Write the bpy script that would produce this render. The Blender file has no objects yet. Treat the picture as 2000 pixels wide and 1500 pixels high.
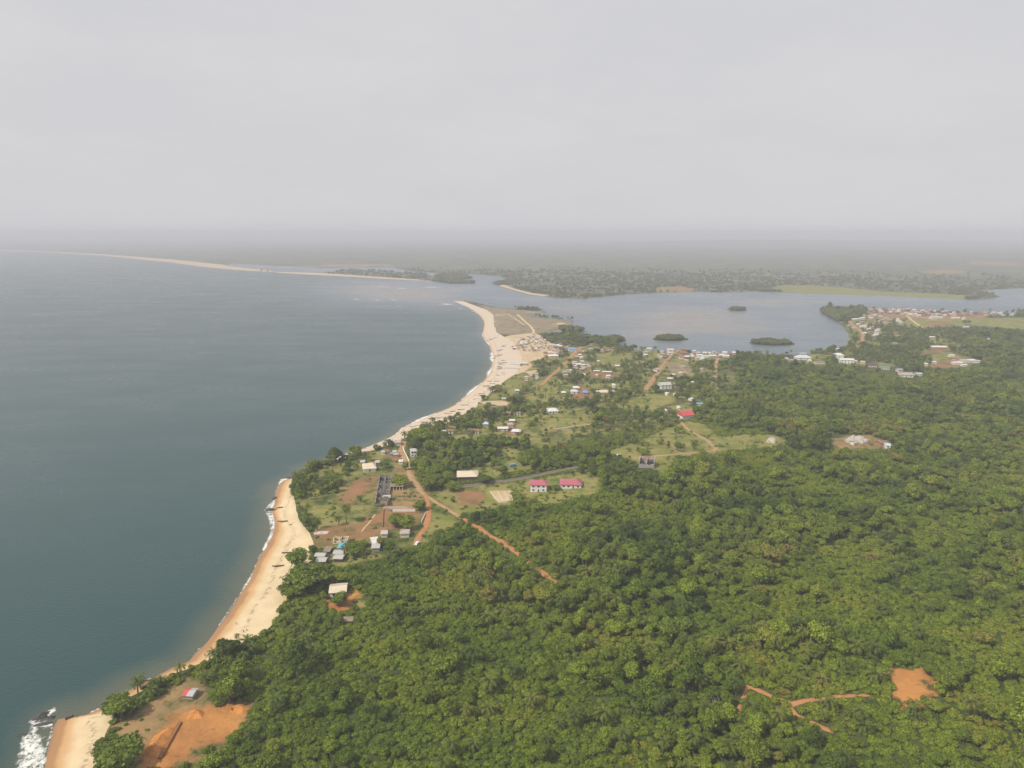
import bpy, math, random
import numpy as np
from mathutils import Vector

random.seed(7)
rng = np.random.default_rng(7)
R = math.radians
SC = bpy.context.scene
COL = SC.collection

# ------------------------------------------------------------------ camera, sky, sun, exposure
CAM_H, PITCH, FPX = 200.0, R(12.0), 1387.0           # metres, radians, focal length in px of a 2000 px wide frame
cam_d = bpy.data.cameras.new('camera')
cam_d.sensor_fit = 'HORIZONTAL'
cam_d.sensor_width = 36.0
cam_d.lens = 36.0 * FPX / 2000.0
cam_d.clip_start = 1.0
cam_d.clip_end = 300000.0
cam = bpy.data.objects.new('camera', cam_d)
cam.location = (0, 0, CAM_H)
cam.rotation_euler = (math.pi / 2 - PITCH, 0, 0)
COL.objects.link(cam)
SC.camera = cam

SUN_DIR = Vector((-0.80, -0.46, 1.02)).normalized()   # towards the sun: from the sea side, a little behind the drone
SUN_EL = math.asin(SUN_DIR.z)
SUN_AZ = math.atan2(SUN_DIR.x, SUN_DIR.y)
world = bpy.data.worlds.new('World')
SC.world = world
world.use_nodes = True
wn, wl = world.node_tree.nodes, world.node_tree.links
wn.clear()
w_out = wn.new('ShaderNodeOutputWorld')
w_bg = wn.new('ShaderNodeBackground')
w_bg.inputs['Strength'].default_value = 0.1
w_sky = wn.new('ShaderNodeTexSky')
w_sky.sky_type = 'NISHITA'
w_sky.sun_disc = False
w_sky.sun_elevation = SUN_EL
w_sky.sun_rotation = SUN_AZ
w_sky.dust_density = 6.0
w_sky.air_density = 1.4
w_mix = wn.new('ShaderNodeMix')
w_mix.data_type = 'RGBA'
w_mix.inputs['Factor'].default_value = 0.90            # dry-season dust veil over the whole sky
w_tc = wn.new('ShaderNodeTexCoord')
w_map = wn.new('ShaderNodeMapping')
w_map.inputs['Scale'].default_value = (1.6, 1.6, 5.0)
w_noise = wn.new('ShaderNodeTexNoise')
w_noise.inputs['Scale'].default_value = 2.2
w_noise.inputs['Detail'].default_value = 5.0
w_noise.inputs['Roughness'].default_value = 0.6
w_ramp = wn.new('ShaderNodeValToRGB')
w_ramp.color_ramp.elements[0].position = 0.38
w_ramp.color_ramp.elements[0].color = (6.80, 6.76, 7.04, 1)
w_ramp.color_ramp.elements[1].position = 0.68
w_ramp.color_ramp.elements[1].color = (7.22, 7.12, 7.22, 1)
wl.new(w_tc.outputs['Generated'], w_map.inputs['Vector'])
wl.new(w_map.outputs['Vector'], w_noise.inputs['Vector'])
wl.new(w_noise.outputs['Fac'], w_ramp.inputs['Fac'])
wl.new(w_sky.outputs['Color'], w_mix.inputs['A'])
wl.new(w_ramp.outputs['Color'], w_mix.inputs['B'])
wl.new(w_mix.outputs['Result'], w_bg.inputs['Color'])
wl.new(w_bg.outputs['Background'], w_out.inputs['Surface'])

sun_d = bpy.data.lights.new('sun', 'SUN')
sun_d.energy = 4.0
sun_d.angle = R(0.8)
sun_d.color = (1.0, 0.94, 0.82)
sun = bpy.data.objects.new('sun', sun_d)
sun.rotation_euler = (-SUN_DIR).to_track_quat('-Z', 'Y').to_euler()
sun.location = (0, 0, 500)
COL.objects.link(sun)

SC.view_settings.view_transform = 'Standard'
SC.view_settings.look = 'None'
SC.view_settings.exposure = 0.0
SC.view_settings.gamma = 1.0
SC.view_settings.use_curve_mapping = False
SC.render.engine = 'CYCLES'
cy = SC.cycles
cy.max_bounces = 4
cy.diffuse_bounces = 2
cy.glossy_bounces = 2
cy.transmission_bounces = 2
cy.transparent_max_bounces = 8
cy.volume_bounces = 0
cy.caustics_reflective = False
cy.caustics_refractive = False
cy.use_denoising = True
try:
    cy.denoiser = 'OPENIMAGEDENOISE'
    cy.denoising_prefilter = 'ACCURATE'
except Exception:
    pass

HAZE_DENSITY = 0.00017
HAZE_COLOR = (0.83, 0.855, 0.945)

# ------------------------------------------------------------------ geometry of the place: photo points laid onto the ground
CP, SP = math.cos(PITCH), math.sin(PITCH)

def hgt(x, y):
    """height of the land in metres: low coastal plain, swelling a little under the forest"""
    x = np.asarray(x, float); y = np.asarray(y, float)
    a = np.clip((x + 20) / 160, 0, 1); a = a * a * (3 - 2 * a)
    b = 1 - np.clip((y - 480) / 300, 0, 1); b = b * b * (3 - 2 * b)
    m = a * b
    u = 5 + 4 * np.sin(x / 70 + 0.6) * np.cos(y / 95) + 3 * np.sin((x * 0.6 + y) / 48)
    return 2.4 + m * np.clip(u, 0, 20)

def ray(px, py):
    px = np.asarray(px, float); py = np.asarray(py, float)
    a = (px - 1000) / FPX; b = -(py - 750) / FPX
    return a, CP + b * SP, -SP + b * CP

def ground(px, py, flat=None):
    dx, dy, dz = ray(px, py)
    dz = np.minimum(dz, -1e-4)
    z = np.full_like(dx, 0.0 if flat is None else flat)
    for _ in range(1 if flat is not None else 6):
        t = (z - CAM_H) / dz
        x, y = dx * t, dy * t
        if flat is None:
            z = hgt(x, y)
    return x, y

def G(px, py):
    x, y = ground(px, py)
    return float(x), float(y)

def project(x, y, z):
    f = y * CP - (z - CAM_H) * SP
    u = y * SP + (z - CAM_H) * CP
    return 1000 + FPX * x / f, 750 - FPX * u / f, f

def mpp(px, py):
    """metres of width per photo pixel for something standing at that photo point"""
    x, y = G(px, py)
    return (y * CP - (2.4 - CAM_H) * SP) / FPX

def GP(pts, flat=None):
    p = np.array(pts, float)
    x, y = ground(p[:, 0], p[:, 1], flat)
    return np.stack([x, y], 1)

def sdf(P, poly, lim=1e9):
    """signed distance to a polygon, positive inside"""
    P = np.asarray(P, float)
    out = np.full(len(P), -lim)
    lo, hi = poly.min(0) - lim, poly.max(0) + lim
    sel = np.all((P > lo) & (P < hi), 1)
    Q = P[sel]
    if len(Q) == 0:
        return out
    d2 = np.full(len(Q), 1e18)
    ins = np.zeros(len(Q), bool)
    n = len(poly)
    for i in range(n):
        a, b = poly[i], poly[(i + 1) % n]
        e = b - a
        w0, w1 = Q[:, 0] - a[0], Q[:, 1] - a[1]
        l2 = e[0] * e[0] + e[1] * e[1]
        if l2 < 1e-9:
            continue
        t = np.clip((w0 * e[0] + w1 * e[1]) / l2, 0, 1)
        q0, q1 = w0 - t * e[0], w1 - t * e[1]
        np.minimum(d2, q0 * q0 + q1 * q1, out=d2)
        if a[1] != b[1]:
            c = (a[1] > Q[:, 1]) != (b[1] > Q[:, 1])
            xi = a[0] + (Q[:, 1] - a[1]) * e[0] / e[1]
            ins ^= c & (Q[:, 0] < xi)
    d = np.sqrt(d2)
    out[sel] = np.maximum(np.where(ins, d, -d), -lim)
    return out

def usdf(P, polys, lim=1e9):
    out = np.full(len(P), -lim)
    for p in polys:
        np.maximum(out, sdf(P, p, lim), out=out)
    return out

def inpoly_px(px, py, polys):
    P = np.stack([px, py], 1)
    ins = np.zeros(len(P), bool)
    for poly in polys:
        poly = np.array(poly, float)
        lo, hi = poly.min(0), poly.max(0)
        sel = (px >= lo[0]) & (px <= hi[0]) & (py >= lo[1]) & (py <= hi[1])
        if not sel.any():
            continue
        Q = P[sel]; r = np.zeros(len(Q), bool); n = len(poly)
        for i in range(n):
            a, b = poly[i], poly[(i + 1) % n]
            if a[1] == b[1]:
                continue
            c = (a[1] > Q[:, 1]) != (b[1] > Q[:, 1])
            r ^= c & (Q[:, 0] < a[0] + (Q[:, 1] - a[1]) * (b[0] - a[0]) / (b[1] - a[1]))
        ins[sel] |= r
    return ins

def smooth_line(p, step):
    """Catmull-Rom through the points, resampled about every `step` metres (step may be an array per point)"""
    p = np.asarray(p, float)
    q = np.vstack([2 * p[0] - p[1], p, 2 * p[-1] - p[-2]])
    out = []
    for i in range(1, len(q) - 2):
        L = np.linalg.norm(q[i + 1][:2] - q[i][:2])
        n = max(1, int(L / step))
        for k in range(n):
            t = k / n
            a, b, c, d = q[i - 1], q[i], q[i + 1], q[i + 2]
            out.append(0.5 * ((2 * b) + (c - a) * t + (2 * a - 5 * b + 4 * c - d) * t * t + (3 * b - a - 3 * c + d) * t ** 3))
    out.append(p[-1])
    return np.array(out)

def vnoise(x, y, s, seed=0):
    """cheap smooth value noise, -1..1"""
    x = np.asarray(x) / s; y = np.asarray(y) / s
    xi, yi = np.floor(x).astype(np.int64), np.floor(y).astype(np.int64)
    fx, fy = x - xi, y - yi
    fx, fy = fx * fx * (3 - 2 * fx), fy * fy * (3 - 2 * fy)
    def h(a, b):
        v = (a * 374761393 + b * 668265263 + seed * 974634777) & 0x7fffffff
        v = ((v ^ (v >> 13)) * 1274126177) & 0x7fffffff
        return ((v ^ (v >> 16)) & 0xffff) / 32767.5 - 1
    return (h(xi, yi) * (1 - fx) + h(xi + 1, yi) * fx) * (1 - fy) + (h(xi, yi + 1) * (1 - fx) + h(xi + 1, yi + 1) * fx) * fy

def fbm(x, y, s, seed=0):
    return vnoise(x, y, s, seed) * 0.6 + vnoise(x, y, s * 0.45, seed + 5) * 0.3 + vnoise(x, y, s * 0.2, seed + 9) * 0.15

# ---- outlines (photo pixels)
# shoreline of the near coast paired with the inner edge of its sand
BEACH_A = [((60, 1620), (150, 1620)), ((75, 1560), (172, 1560)), ((87, 1500), (184, 1496)), ((92, 1468), (190, 1455)), ((100, 1440), (200, 1432)),
           ((113, 1405), (212, 1412)), ((160, 1399), (214, 1402)), ((190, 1387), (212, 1396)), ((212, 1373), (226, 1383)), ((240, 1356), (252, 1364)),
           ((266, 1340), (282, 1350)), ((300, 1324), (312, 1333)), ((335, 1305), (347, 1315)), ((370, 1291), (394, 1301)), ((385, 1273), (425, 1290)),
           ((405, 1254), (480, 1262)), ((425, 1226), (515, 1236)), ((447, 1195), (536, 1212)), ((470, 1160), (560, 1172)), ((490, 1125), (585, 1140)),
           ((505, 1092), (604, 1104)), ((520, 1066), (609, 1070)), ((530, 1045), (601, 1046)), ((536, 1020), (590, 1034)), ((531, 998), (577, 1014)),
           ((536, 976), (572, 986)), ((541, 956), (566, 952)), ((550, 941), (572, 940)), ((576, 932), (584, 938))]
BEACH_B = [((640, 902), (640, 907)), ((690, 884), (694, 890)), ((730, 870), (745, 876)), ((765, 854), (778, 864)), ((778, 845), (798, 853)), ((792, 833), (818, 842)), ((830, 816), (862, 832)),
           ((870, 800), (906, 812)), ((895, 787), (926, 798)), ((912, 772), (942, 779)), ((930, 757), (968, 762)), ((945, 744), (984, 746)),
           ((955, 730), (1003, 733)), ((960, 715), (1014, 720)), ((962, 700), (1016, 704)), ((960, 686), (1010, 688)), ((955, 673), (1000, 670)),
           ((947, 662), (982, 659)), ((943, 653), (968, 650)), ((945, 640), (964, 638)), ((945, 628), (963, 626)), ((935, 614), (960, 615)),
           ((918, 602), (948, 606)), ((902, 595), (930, 599)), ((886, 588), (905, 590))]
PEN_N = [(905, 587), (925, 590), (950, 597), (975, 602), (1010, 605), (1040, 606), (1066, 610), (1052, 613), (1022, 615), (1030, 618), (1060, 621),
         (1075, 623), (1100, 626), (1119, 628), (1116, 632), (1112, 635), (1125, 640), (1139, 643), (1136, 646), (1118, 648), (1095, 647), (1072, 647),
         (1064, 650), (1070, 655), (1095, 657), (1112, 655), (1140, 658), (1162, 662), (1185, 664), (1205, 664), (1218, 663), (1222, 665), (1208, 669),
         (1198, 674), (1215, 681), (1250, 686), (1300, 688), (1345, 691), (1400, 693), (1440, 694), (1480, 695), (1520, 694), (1560, 694),
         (1600, 690), (1640, 686), (1655, 679), (1662, 664), (1660, 652), (1652, 641), (1643, 633), (1634, 626), (1624, 619), (1612, 613), (1602, 606),
         (1606, 603), (1640, 604), (1690, 605), (1760, 607), (1830, 608), (1900, 611), (1960, 611), (2010, 609), (2200, 606), (2900, 606), (2900, 1900), (60, 1900)]
INLAND = [b for a, b in BEACH_A] + [(592, 932), (598, 922), (612, 912)] + [b for a, b in BEACH_B] + PEN_N
SHORE = [a for a, b in BEACH_A] + [(586, 930), (592, 920), (606, 910)] + [a for a, b in BEACH_B] + [(890, 585)] + PEN_N
FAR = [(-900, 476), (-300, 484), (0, 489.5), (100, 493), (200, 499), (330, 512), (400, 521), (450, 526), (500, 529.5), (537, 531), (520, 527), (478, 524),
       (440, 519), (450, 514), (520, 518), (590, 521), (640, 524), (690, 522), (770, 522), (785, 526), (812, 531), (870, 534), (930, 536), (975, 539),
       (992, 545), (978, 551), (960, 553), (975, 558), (1005, 567), (1035, 575), (1065, 579), (1100, 583), (1135, 584), (1175, 579), (1240, 574),
       (1280, 572), (1340, 570), (1440, 571), (1500, 570), (1560, 573), (1650, 575), (1730, 578), (1800, 581), (1850, 583), (1900, 585), (1935, 584),
       (1946, 579), (1935, 575), (1910, 572), (1895, 569.5), (1930, 566), (2000, 562), (2200, 557), (2900, 548), (2900, 457.6), (-1200, 457.6)]
BAR = [(538, 531.0), (604, 532.6), (650, 534), (660, 528), (700, 526), (740, 528), (790, 532), (830, 535), (841, 539), (836, 545), (842, 548.5), (780, 546), (700, 541), (640, 538), (590, 535.2), (545, 532.6)]
ISLETS = [[(850, 546), (853, 538), (880, 536), (908, 540), (921, 544), (895, 546), (870, 547)],
          [(842, 548), (880, 549), (926, 552), (922, 554), (880, 553.5)],
          [(1285, 661), (1300, 659), (1320, 659), (1334, 661), (1333, 664), (1305, 665), (1287, 664)],
          [(1474, 669), (1495, 667), (1525, 667), (1541, 670), (1540, 673), (1510, 674), (1478, 672)],
          [(1425, 604), (1438, 603), (1452, 605), (1450, 607), (1432, 607)]]
gINLAND, gSHORE, gFAR, gBAR = GP(INLAND, 0.0), GP(SHORE, 0.0), GP(FAR, 0.0), GP(BAR, 0.0)
gISLETS = [GP(i, 0.0) for i in ISLETS]

# ---- what covers the ground (photo pixels)
SOIL = [  # bare orange laterite
    [(338, 1397), (368, 1385), (400, 1388), (440, 1378), (470, 1373), (488, 1385), (470, 1398), (472, 1425), (440, 1440), (395, 1452), (388, 1475), (350, 1492), (310, 1512), (262, 1495), (275, 1470), (300, 1440), (328, 1420), (350, 1415)],
    [(1731, 1306), (1755, 1298), (1778, 1305), (1796, 1297), (1803, 1330), (1834, 1326), (1828, 1345), (1832, 1362), (1808, 1366), (1806, 1381), (1780, 1374), (1755, 1379), (1738, 1345)],
    [(604, 1040), (640, 1028), (700, 1024), (722, 1008), (750, 996), (800, 997), (825, 1003), (822, 1018), (802, 1036), (760, 1037), (720, 1047), (690, 1062), (660, 1060), (640, 1072), (618, 1066)],
    [(892, 966), (906, 957), (935, 957), (949, 970), (936, 986), (902, 987)],
    [(660, 985), (672, 958), (692, 938), (722, 930), (738, 930), (732, 950), (702, 966), (684, 992)],
    [(640, 1165), (662, 1168), (690, 1150), (705, 1158), (690, 1180), (665, 1195), (640, 1185)],
    [(1108, 772), (1120, 762), (1132, 752), (1140, 752), (1150, 765), (1160, 770), (1156, 778), (1118, 780)],
    [(1146, 733), (1160, 727), (1205, 729), (1214, 735), (1190, 740), (1150, 738)],
    [(1800, 716), (1830, 706), (1880, 700), (1918, 704), (1905, 712), (1850, 718)],
    [(1798, 687), (1830, 680), (1855, 680), (1840, 688), (1805, 692)],
    [(1800, 633), (1815, 627), (1855, 627), (1860, 633), (1830, 637)],
    [(1000, 712), (1022, 706), (1030, 712), (1018, 718)],
    [(980, 840), (1000, 826), (1016, 840), (1012, 850), (990, 850)],
    [(755, 880), (785, 876), (790, 895), (768, 900)],
]
TAN = [  # dry tan grass over soil
    [(212, 1420), (230, 1400), (265, 1386), (290, 1370), (330, 1345), (370, 1325), (402, 1332), (412, 1350), (405, 1372), (440, 1378), (488, 1372), (490, 1390), (470, 1430), (395, 1470), (385, 1500), (260, 1500), (250, 1465), (230, 1455)],
    [(735, 958), (770, 950), (800, 953), (832, 963), (838, 985), (812, 995), (745, 994), (730, 978)],
    [(775, 905), (800, 905), (810, 930), (825, 955), (790, 950), (770, 925)],
    [(935, 594), (960, 600), (1010, 605), (1060, 608), (1066, 612), (1030, 617), (1075, 622), (1120, 627), (1140, 642), (1118, 645), (1060, 650), (1040, 653), (1000, 656), (972, 650), (964, 638), (962, 620), (950, 606)],
    [(1300, 705), (1340, 712), (1350, 728), (1320, 732), (1305, 722)],
    [(1620, 862), (1650, 850), (1700, 850), (1745, 868), (1740, 880), (1690, 878), (1640, 876)],
    [(1690, 608), (1930, 612), (1925, 622), (1800, 624), (1710, 622)],
    [(1265, 569), (1290, 560), (1330, 559), (1358, 564), (1350, 569)],
    [(600, 521), (640, 516), (760, 516), (775, 519), (690, 521)],
    [(1880, 517), (1905, 511), (1990, 514), (1985, 520)],
    [(1790, 530), (1860, 526), (1900, 532), (1830, 536)],
]
GRASS = [  # open green-yellow grass
    [(848, 962), (872, 953), (960, 946), (1008, 942), (1000, 985), (930, 1002), (882, 1008), (852, 988)],
    [(838, 982), (860, 998), (890, 1012), (903, 1022), (850, 1042), (832, 1062), (816, 1070), (836, 1012)],
    [(1000, 950), (1030, 938), (1130, 920), (1178, 936), (1168, 965), (1122, 976), (1088, 985), (1060, 985), (1010, 965)],
    [(1180, 885), (1250, 858), (1300, 836), (1340, 822), (1382, 830), (1402, 852), (1450, 848), (1505, 848), (1545, 860), (1510, 874), (1425, 880), (1398, 888), (1322, 892), (1312, 908), (1294, 935), (1280, 915), (1230, 900)],
    [(1200, 792), (1235, 775), (1262, 768), (1312, 772), (1302, 790), (1232, 802)],
    [(942, 778), (970, 763), (986, 746), (1003, 735), (1036, 726), (1042, 740), (1012, 766), (986, 776), (960, 786)],
    [(1018, 770), (1060, 755), (1120, 750), (1130, 756), (1090, 780), (1040, 790)],
    [(1085, 800), (1120, 800), (1160, 815), (1150, 830), (1080, 838), (1060, 830)],
    [(1160, 690), (1210, 690), (1230, 700), (1200, 712), (1165, 708)],
    [(600, 1000), (640, 985), (668, 995), (660, 1020), (625, 1025)],
    [(655, 1075), (690, 1066), (725, 1070), (735, 1090), (700, 1100), (660, 1110), (640, 1105)],
    [(700, 1165), (705, 1150), (712, 1165), (720, 1190), (690, 1195)],
    [(1780, 624), (1900, 622), (2100, 618), (2100, 650), (1980, 642), (1900, 636), (1800, 640), (1750, 634)],
    [(1500, 565), (1530, 557), (1620, 559), (1720, 569), (1850, 574), (1905, 578), (1880, 583), (1720, 577), (1560, 572)],
    [(960, 880), (990, 872), (1020, 880), (1010, 895), (970, 895)],
    [(915, 918), (985, 895), (1030, 905), (1050, 915), (1000, 925), (935, 935)],
]
SAND = [
    [(984, 657), (1040, 650), (1062, 656), (1082, 668), (1088, 690), (1060, 700), (1034, 706), (1040, 715), (1020, 728), (1004, 732), (1000, 700), (990, 670)],
    [(1020, 727), (1050, 722), (1040, 732)],
    [(957, 959), (997, 958), (1000, 978), (975, 981), (965, 972)],
    [(935, 783), (985, 782), (1000, 790), (960, 795)],
    [(1085, 631), (1100, 630), (1108, 633), (1090, 634)],
]
VILLAGE = [[(790, 835), (900, 800), (1040, 700), (1080, 655), (1250, 680), (1420, 692), (1440, 745), (1400, 790), (1300, 835), (1180, 850), (1060, 880), (980, 860), (800, 905)],
           [(580, 935), (700, 885), (790, 850), (800, 900), (830, 960), (830, 1060), (690, 1110), (600, 1060), (570, 1000)],
           [(1660, 612), (1780, 615), (1800, 640), (1900, 650), (1900, 720), (1560, 712), (1560, 690), (1650, 690)]]
TOWN = [[(1690, 604), (1960, 608), (1935, 622), (1800, 624), (1700, 620)]]
BUSHY = [[(1180, 830), (1300, 812), (1320, 822), (1310, 845), (1200, 885), (1080, 905), (1000, 890), (1060, 860)],
         [(1480, 1290), (1740, 1290), (1740, 1420), (1700, 1470), (1500, 1420), (1430, 1330)],
         [(390, 1320), (560, 1240), (620, 1260), (560, 1320), (420, 1350)],
         [(1120, 690), (1240, 690), (1260, 740), (1140, 725)],
         [(1620, 1060), (1780, 1040), (1860, 1120), (1820, 1200), (1700, 1180)],
         [(1000, 1380), (1120, 1350), (1180, 1420), (1080, 1470)],
         [(930, 1020), (960, 1012), (1100, 1120), (1080, 1150)]]
gSOIL, gTAN, gGRASS, gSAND = ([GP(p) for p in L] for L in (SOIL, TAN, GRASS, SAND))
OPEN_PX = SOIL + TAN + GRASS + SAND

# ------------------------------------------------------------------ small building kit
def tag(o, label=None, cat=None, group=None, kind=None):
    if label: o['label'] = label
    if cat: o['category'] = cat
    if group: o['group'] = group
    if kind: o['kind'] = kind
    return o

def link(name, data, parent=None):
    o = bpy.data.objects.new(name, data)
    COL.objects.link(o)
    if parent is not None:
        o.parent = parent
    return o

def empty(name, loc, rz=0.0, s=1.0):
    o = link(name, None)
    o.empty_display_size = 1.0
    o.location = loc
    o.rotation_euler = (0, 0, rz)
    o.scale = (s, s, s)
    return o

def mesh_from(name, V, F, mat=None, smooth=False):
    me = bpy.data.meshes.new(name)
    me.from_pydata([tuple(v) for v in V] if not isinstance(V, np.ndarray) else V.tolist(), [], F if isinstance(F, list) else F.tolist())
    if mat: me.materials.append(mat)
    if smooth: me.polygons.foreach_set('use_smooth', [True] * len(me.polygons))
    me.update()
    return me

def grid_mesh(name, X, Y, Z, mat, keep=None, attrs=None, smooth=True):
    """a sheet from 2-D coordinate arrays"""
    n, m = X.shape
    idx = np.arange(n * m).reshape(n, m)
    F = np.stack([idx[:-1, :-1], idx[:-1, 1:], idx[1:, 1:], idx[1:, :-1]], -1).reshape(-1, 4)
    V = np.stack([X, Y, Z], -1).reshape(-1, 3)
    if keep is not None:
        k = keep.reshape(-1)
        F = F[k[F].any(1)]
        used = np.zeros(len(V), bool); used[F.reshape(-1)] = True
        remap = np.cumsum(used) - 1
        F = remap[F]; V = V[used]
        if attrs: attrs = {a: v.reshape(-1)[used] for a, v in attrs.items()}
    me = bpy.data.meshes.new(name)
    me.vertices.add(len(V)); me.vertices.foreach_set('co', V.astype(np.float32).reshape(-1))
    me.loops.add(len(F) * 4); me.loops.foreach_set('vertex_index', F.astype(np.int32).reshape(-1))
    me.polygons.add(len(F))
    me.polygons.foreach_set('loop_start', np.arange(0, len(F) * 4, 4, dtype=np.int32))
    me.polygons.foreach_set('loop_total', np.full(len(F), 4, np.int32))
    me.update(calc_edges=True)
    if attrs:
        for a, v in attrs.items():
            at = me.attributes.new(a, 'FLOAT', 'POINT')
            at.data.foreach_set('value', np.ascontiguousarray(v.reshape(-1), np.float32))
    if smooth: me.polygons.foreach_set('use_smooth', np.ones(len(F), bool))
    me.materials.append(mat)
    return me

# ---- materials
class NT:
    def __init__(s, name):
        s.m = bpy.data.materials.new(name); s.m.use_nodes = True
        s.n, s.l = s.m.node_tree.nodes, s.m.node_tree.links
        s.n.clear()
        s.out = s.n.new('ShaderNodeOutputMaterial')
    def new(s, t, **kw):
        nd = s.n.new(t)
        for k, v in kw.items(): setattr(nd, k, v)
        return nd
    def put(s, sock, v):
        if isinstance(v, bpy.types.NodeSocket): s.l.new(v, sock)
        elif isinstance(v, (tuple, list)) and len(v) == 3 and sock.type == 'RGBA': sock.default_value = (*v, 1)
        else: sock.default_value = v
    def coord(s, kind='Object'):
        return s.new('ShaderNodeTexCoord').outputs[kind]
    def noise(s, scale, detail=4, rough=0.55, vec=None, out='Fac', dist=0.0):
        nd = s.new('ShaderNodeTexNoise')
        nd.inputs['Scale'].default_value = scale; nd.inputs['Detail'].default_value = detail
        nd.inputs['Roughness'].default_value = rough; nd.inputs['Distortion'].default_value = dist
        s.put(nd.inputs['Vector'], vec if vec is not None else s.coord())
        return nd.outputs[out]
    def attr(s, name, typ='GEOMETRY'):
        nd = s.new('ShaderNodeAttribute'); nd.attribute_name = name; nd.attribute_type = typ
        return nd.outputs['Fac']
    def math(s, op, a, b=0.0, c=None, clamp=False):
        nd = s.new('ShaderNodeMath', operation=op); nd.use_clamp = clamp
        s.put(nd.inputs[0], a); s.put(nd.inputs[1], b)
        if c is not None: s.put(nd.inputs[2], c)
        return nd.outputs[0]
    def ss(s, v, lo, hi, a=0.0, b=1.0):
        nd = s.new('ShaderNodeMapRange', interpolation_type='SMOOTHSTEP')
        s.put(nd.inputs['Value'], v)
        for k, q in (('From Min', lo), ('From Max', hi), ('To Min', a), ('To Max', b)): s.put(nd.inputs[k], q)
        return nd.outputs['Result']
    def mix(s, f, a, b, mode='MIX'):
        nd = s.new('ShaderNodeMix', data_type='RGBA', blend_type=mode)
        s.put(nd.inputs['Factor'], f); s.put(nd.inputs['A'], a); s.put(nd.inputs['B'], b)
        return nd.outputs['Result']
    def ramp(s, f, stops):
        nd = s.new('ShaderNodeValToRGB'); r = nd.color_ramp
        while len(r.elements) < len(stops): r.elements.new(0.5)
        for e, (p, c) in zip(r.elements, stops): e.position = p; e.color = (*c, 1)
        s.put(nd.inputs['Fac'], f)
        return nd.outputs['Color']
    def bump(s, h, strength=0.5, dist=0.5):
        nd = s.new('ShaderNodeBump'); s.put(nd.inputs['Strength'], strength); nd.inputs['Distance'].default_value = dist
        s.put(nd.inputs['Height'], h)
        return nd.outputs['Normal']
    def bsdf(s, col, rough=0.9, spec=0.2, normal=None, **kw):
        nd = s.new('ShaderNodeBsdfPrincipled')
        s.put(nd.inputs['Base Color'], col); s.put(nd.inputs['Roughness'], rough); s.put(nd.inputs['Specular IOR Level'], spec)
        if normal is not None: s.put(nd.inputs['Normal'], normal)
        for k, v in kw.items(): s.put(nd.inputs[k], v)
        return nd.outputs['BSDF']
    def done(s, sh):
        s.l.new(sh, s.out.inputs['Surface']); return s.m

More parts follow.
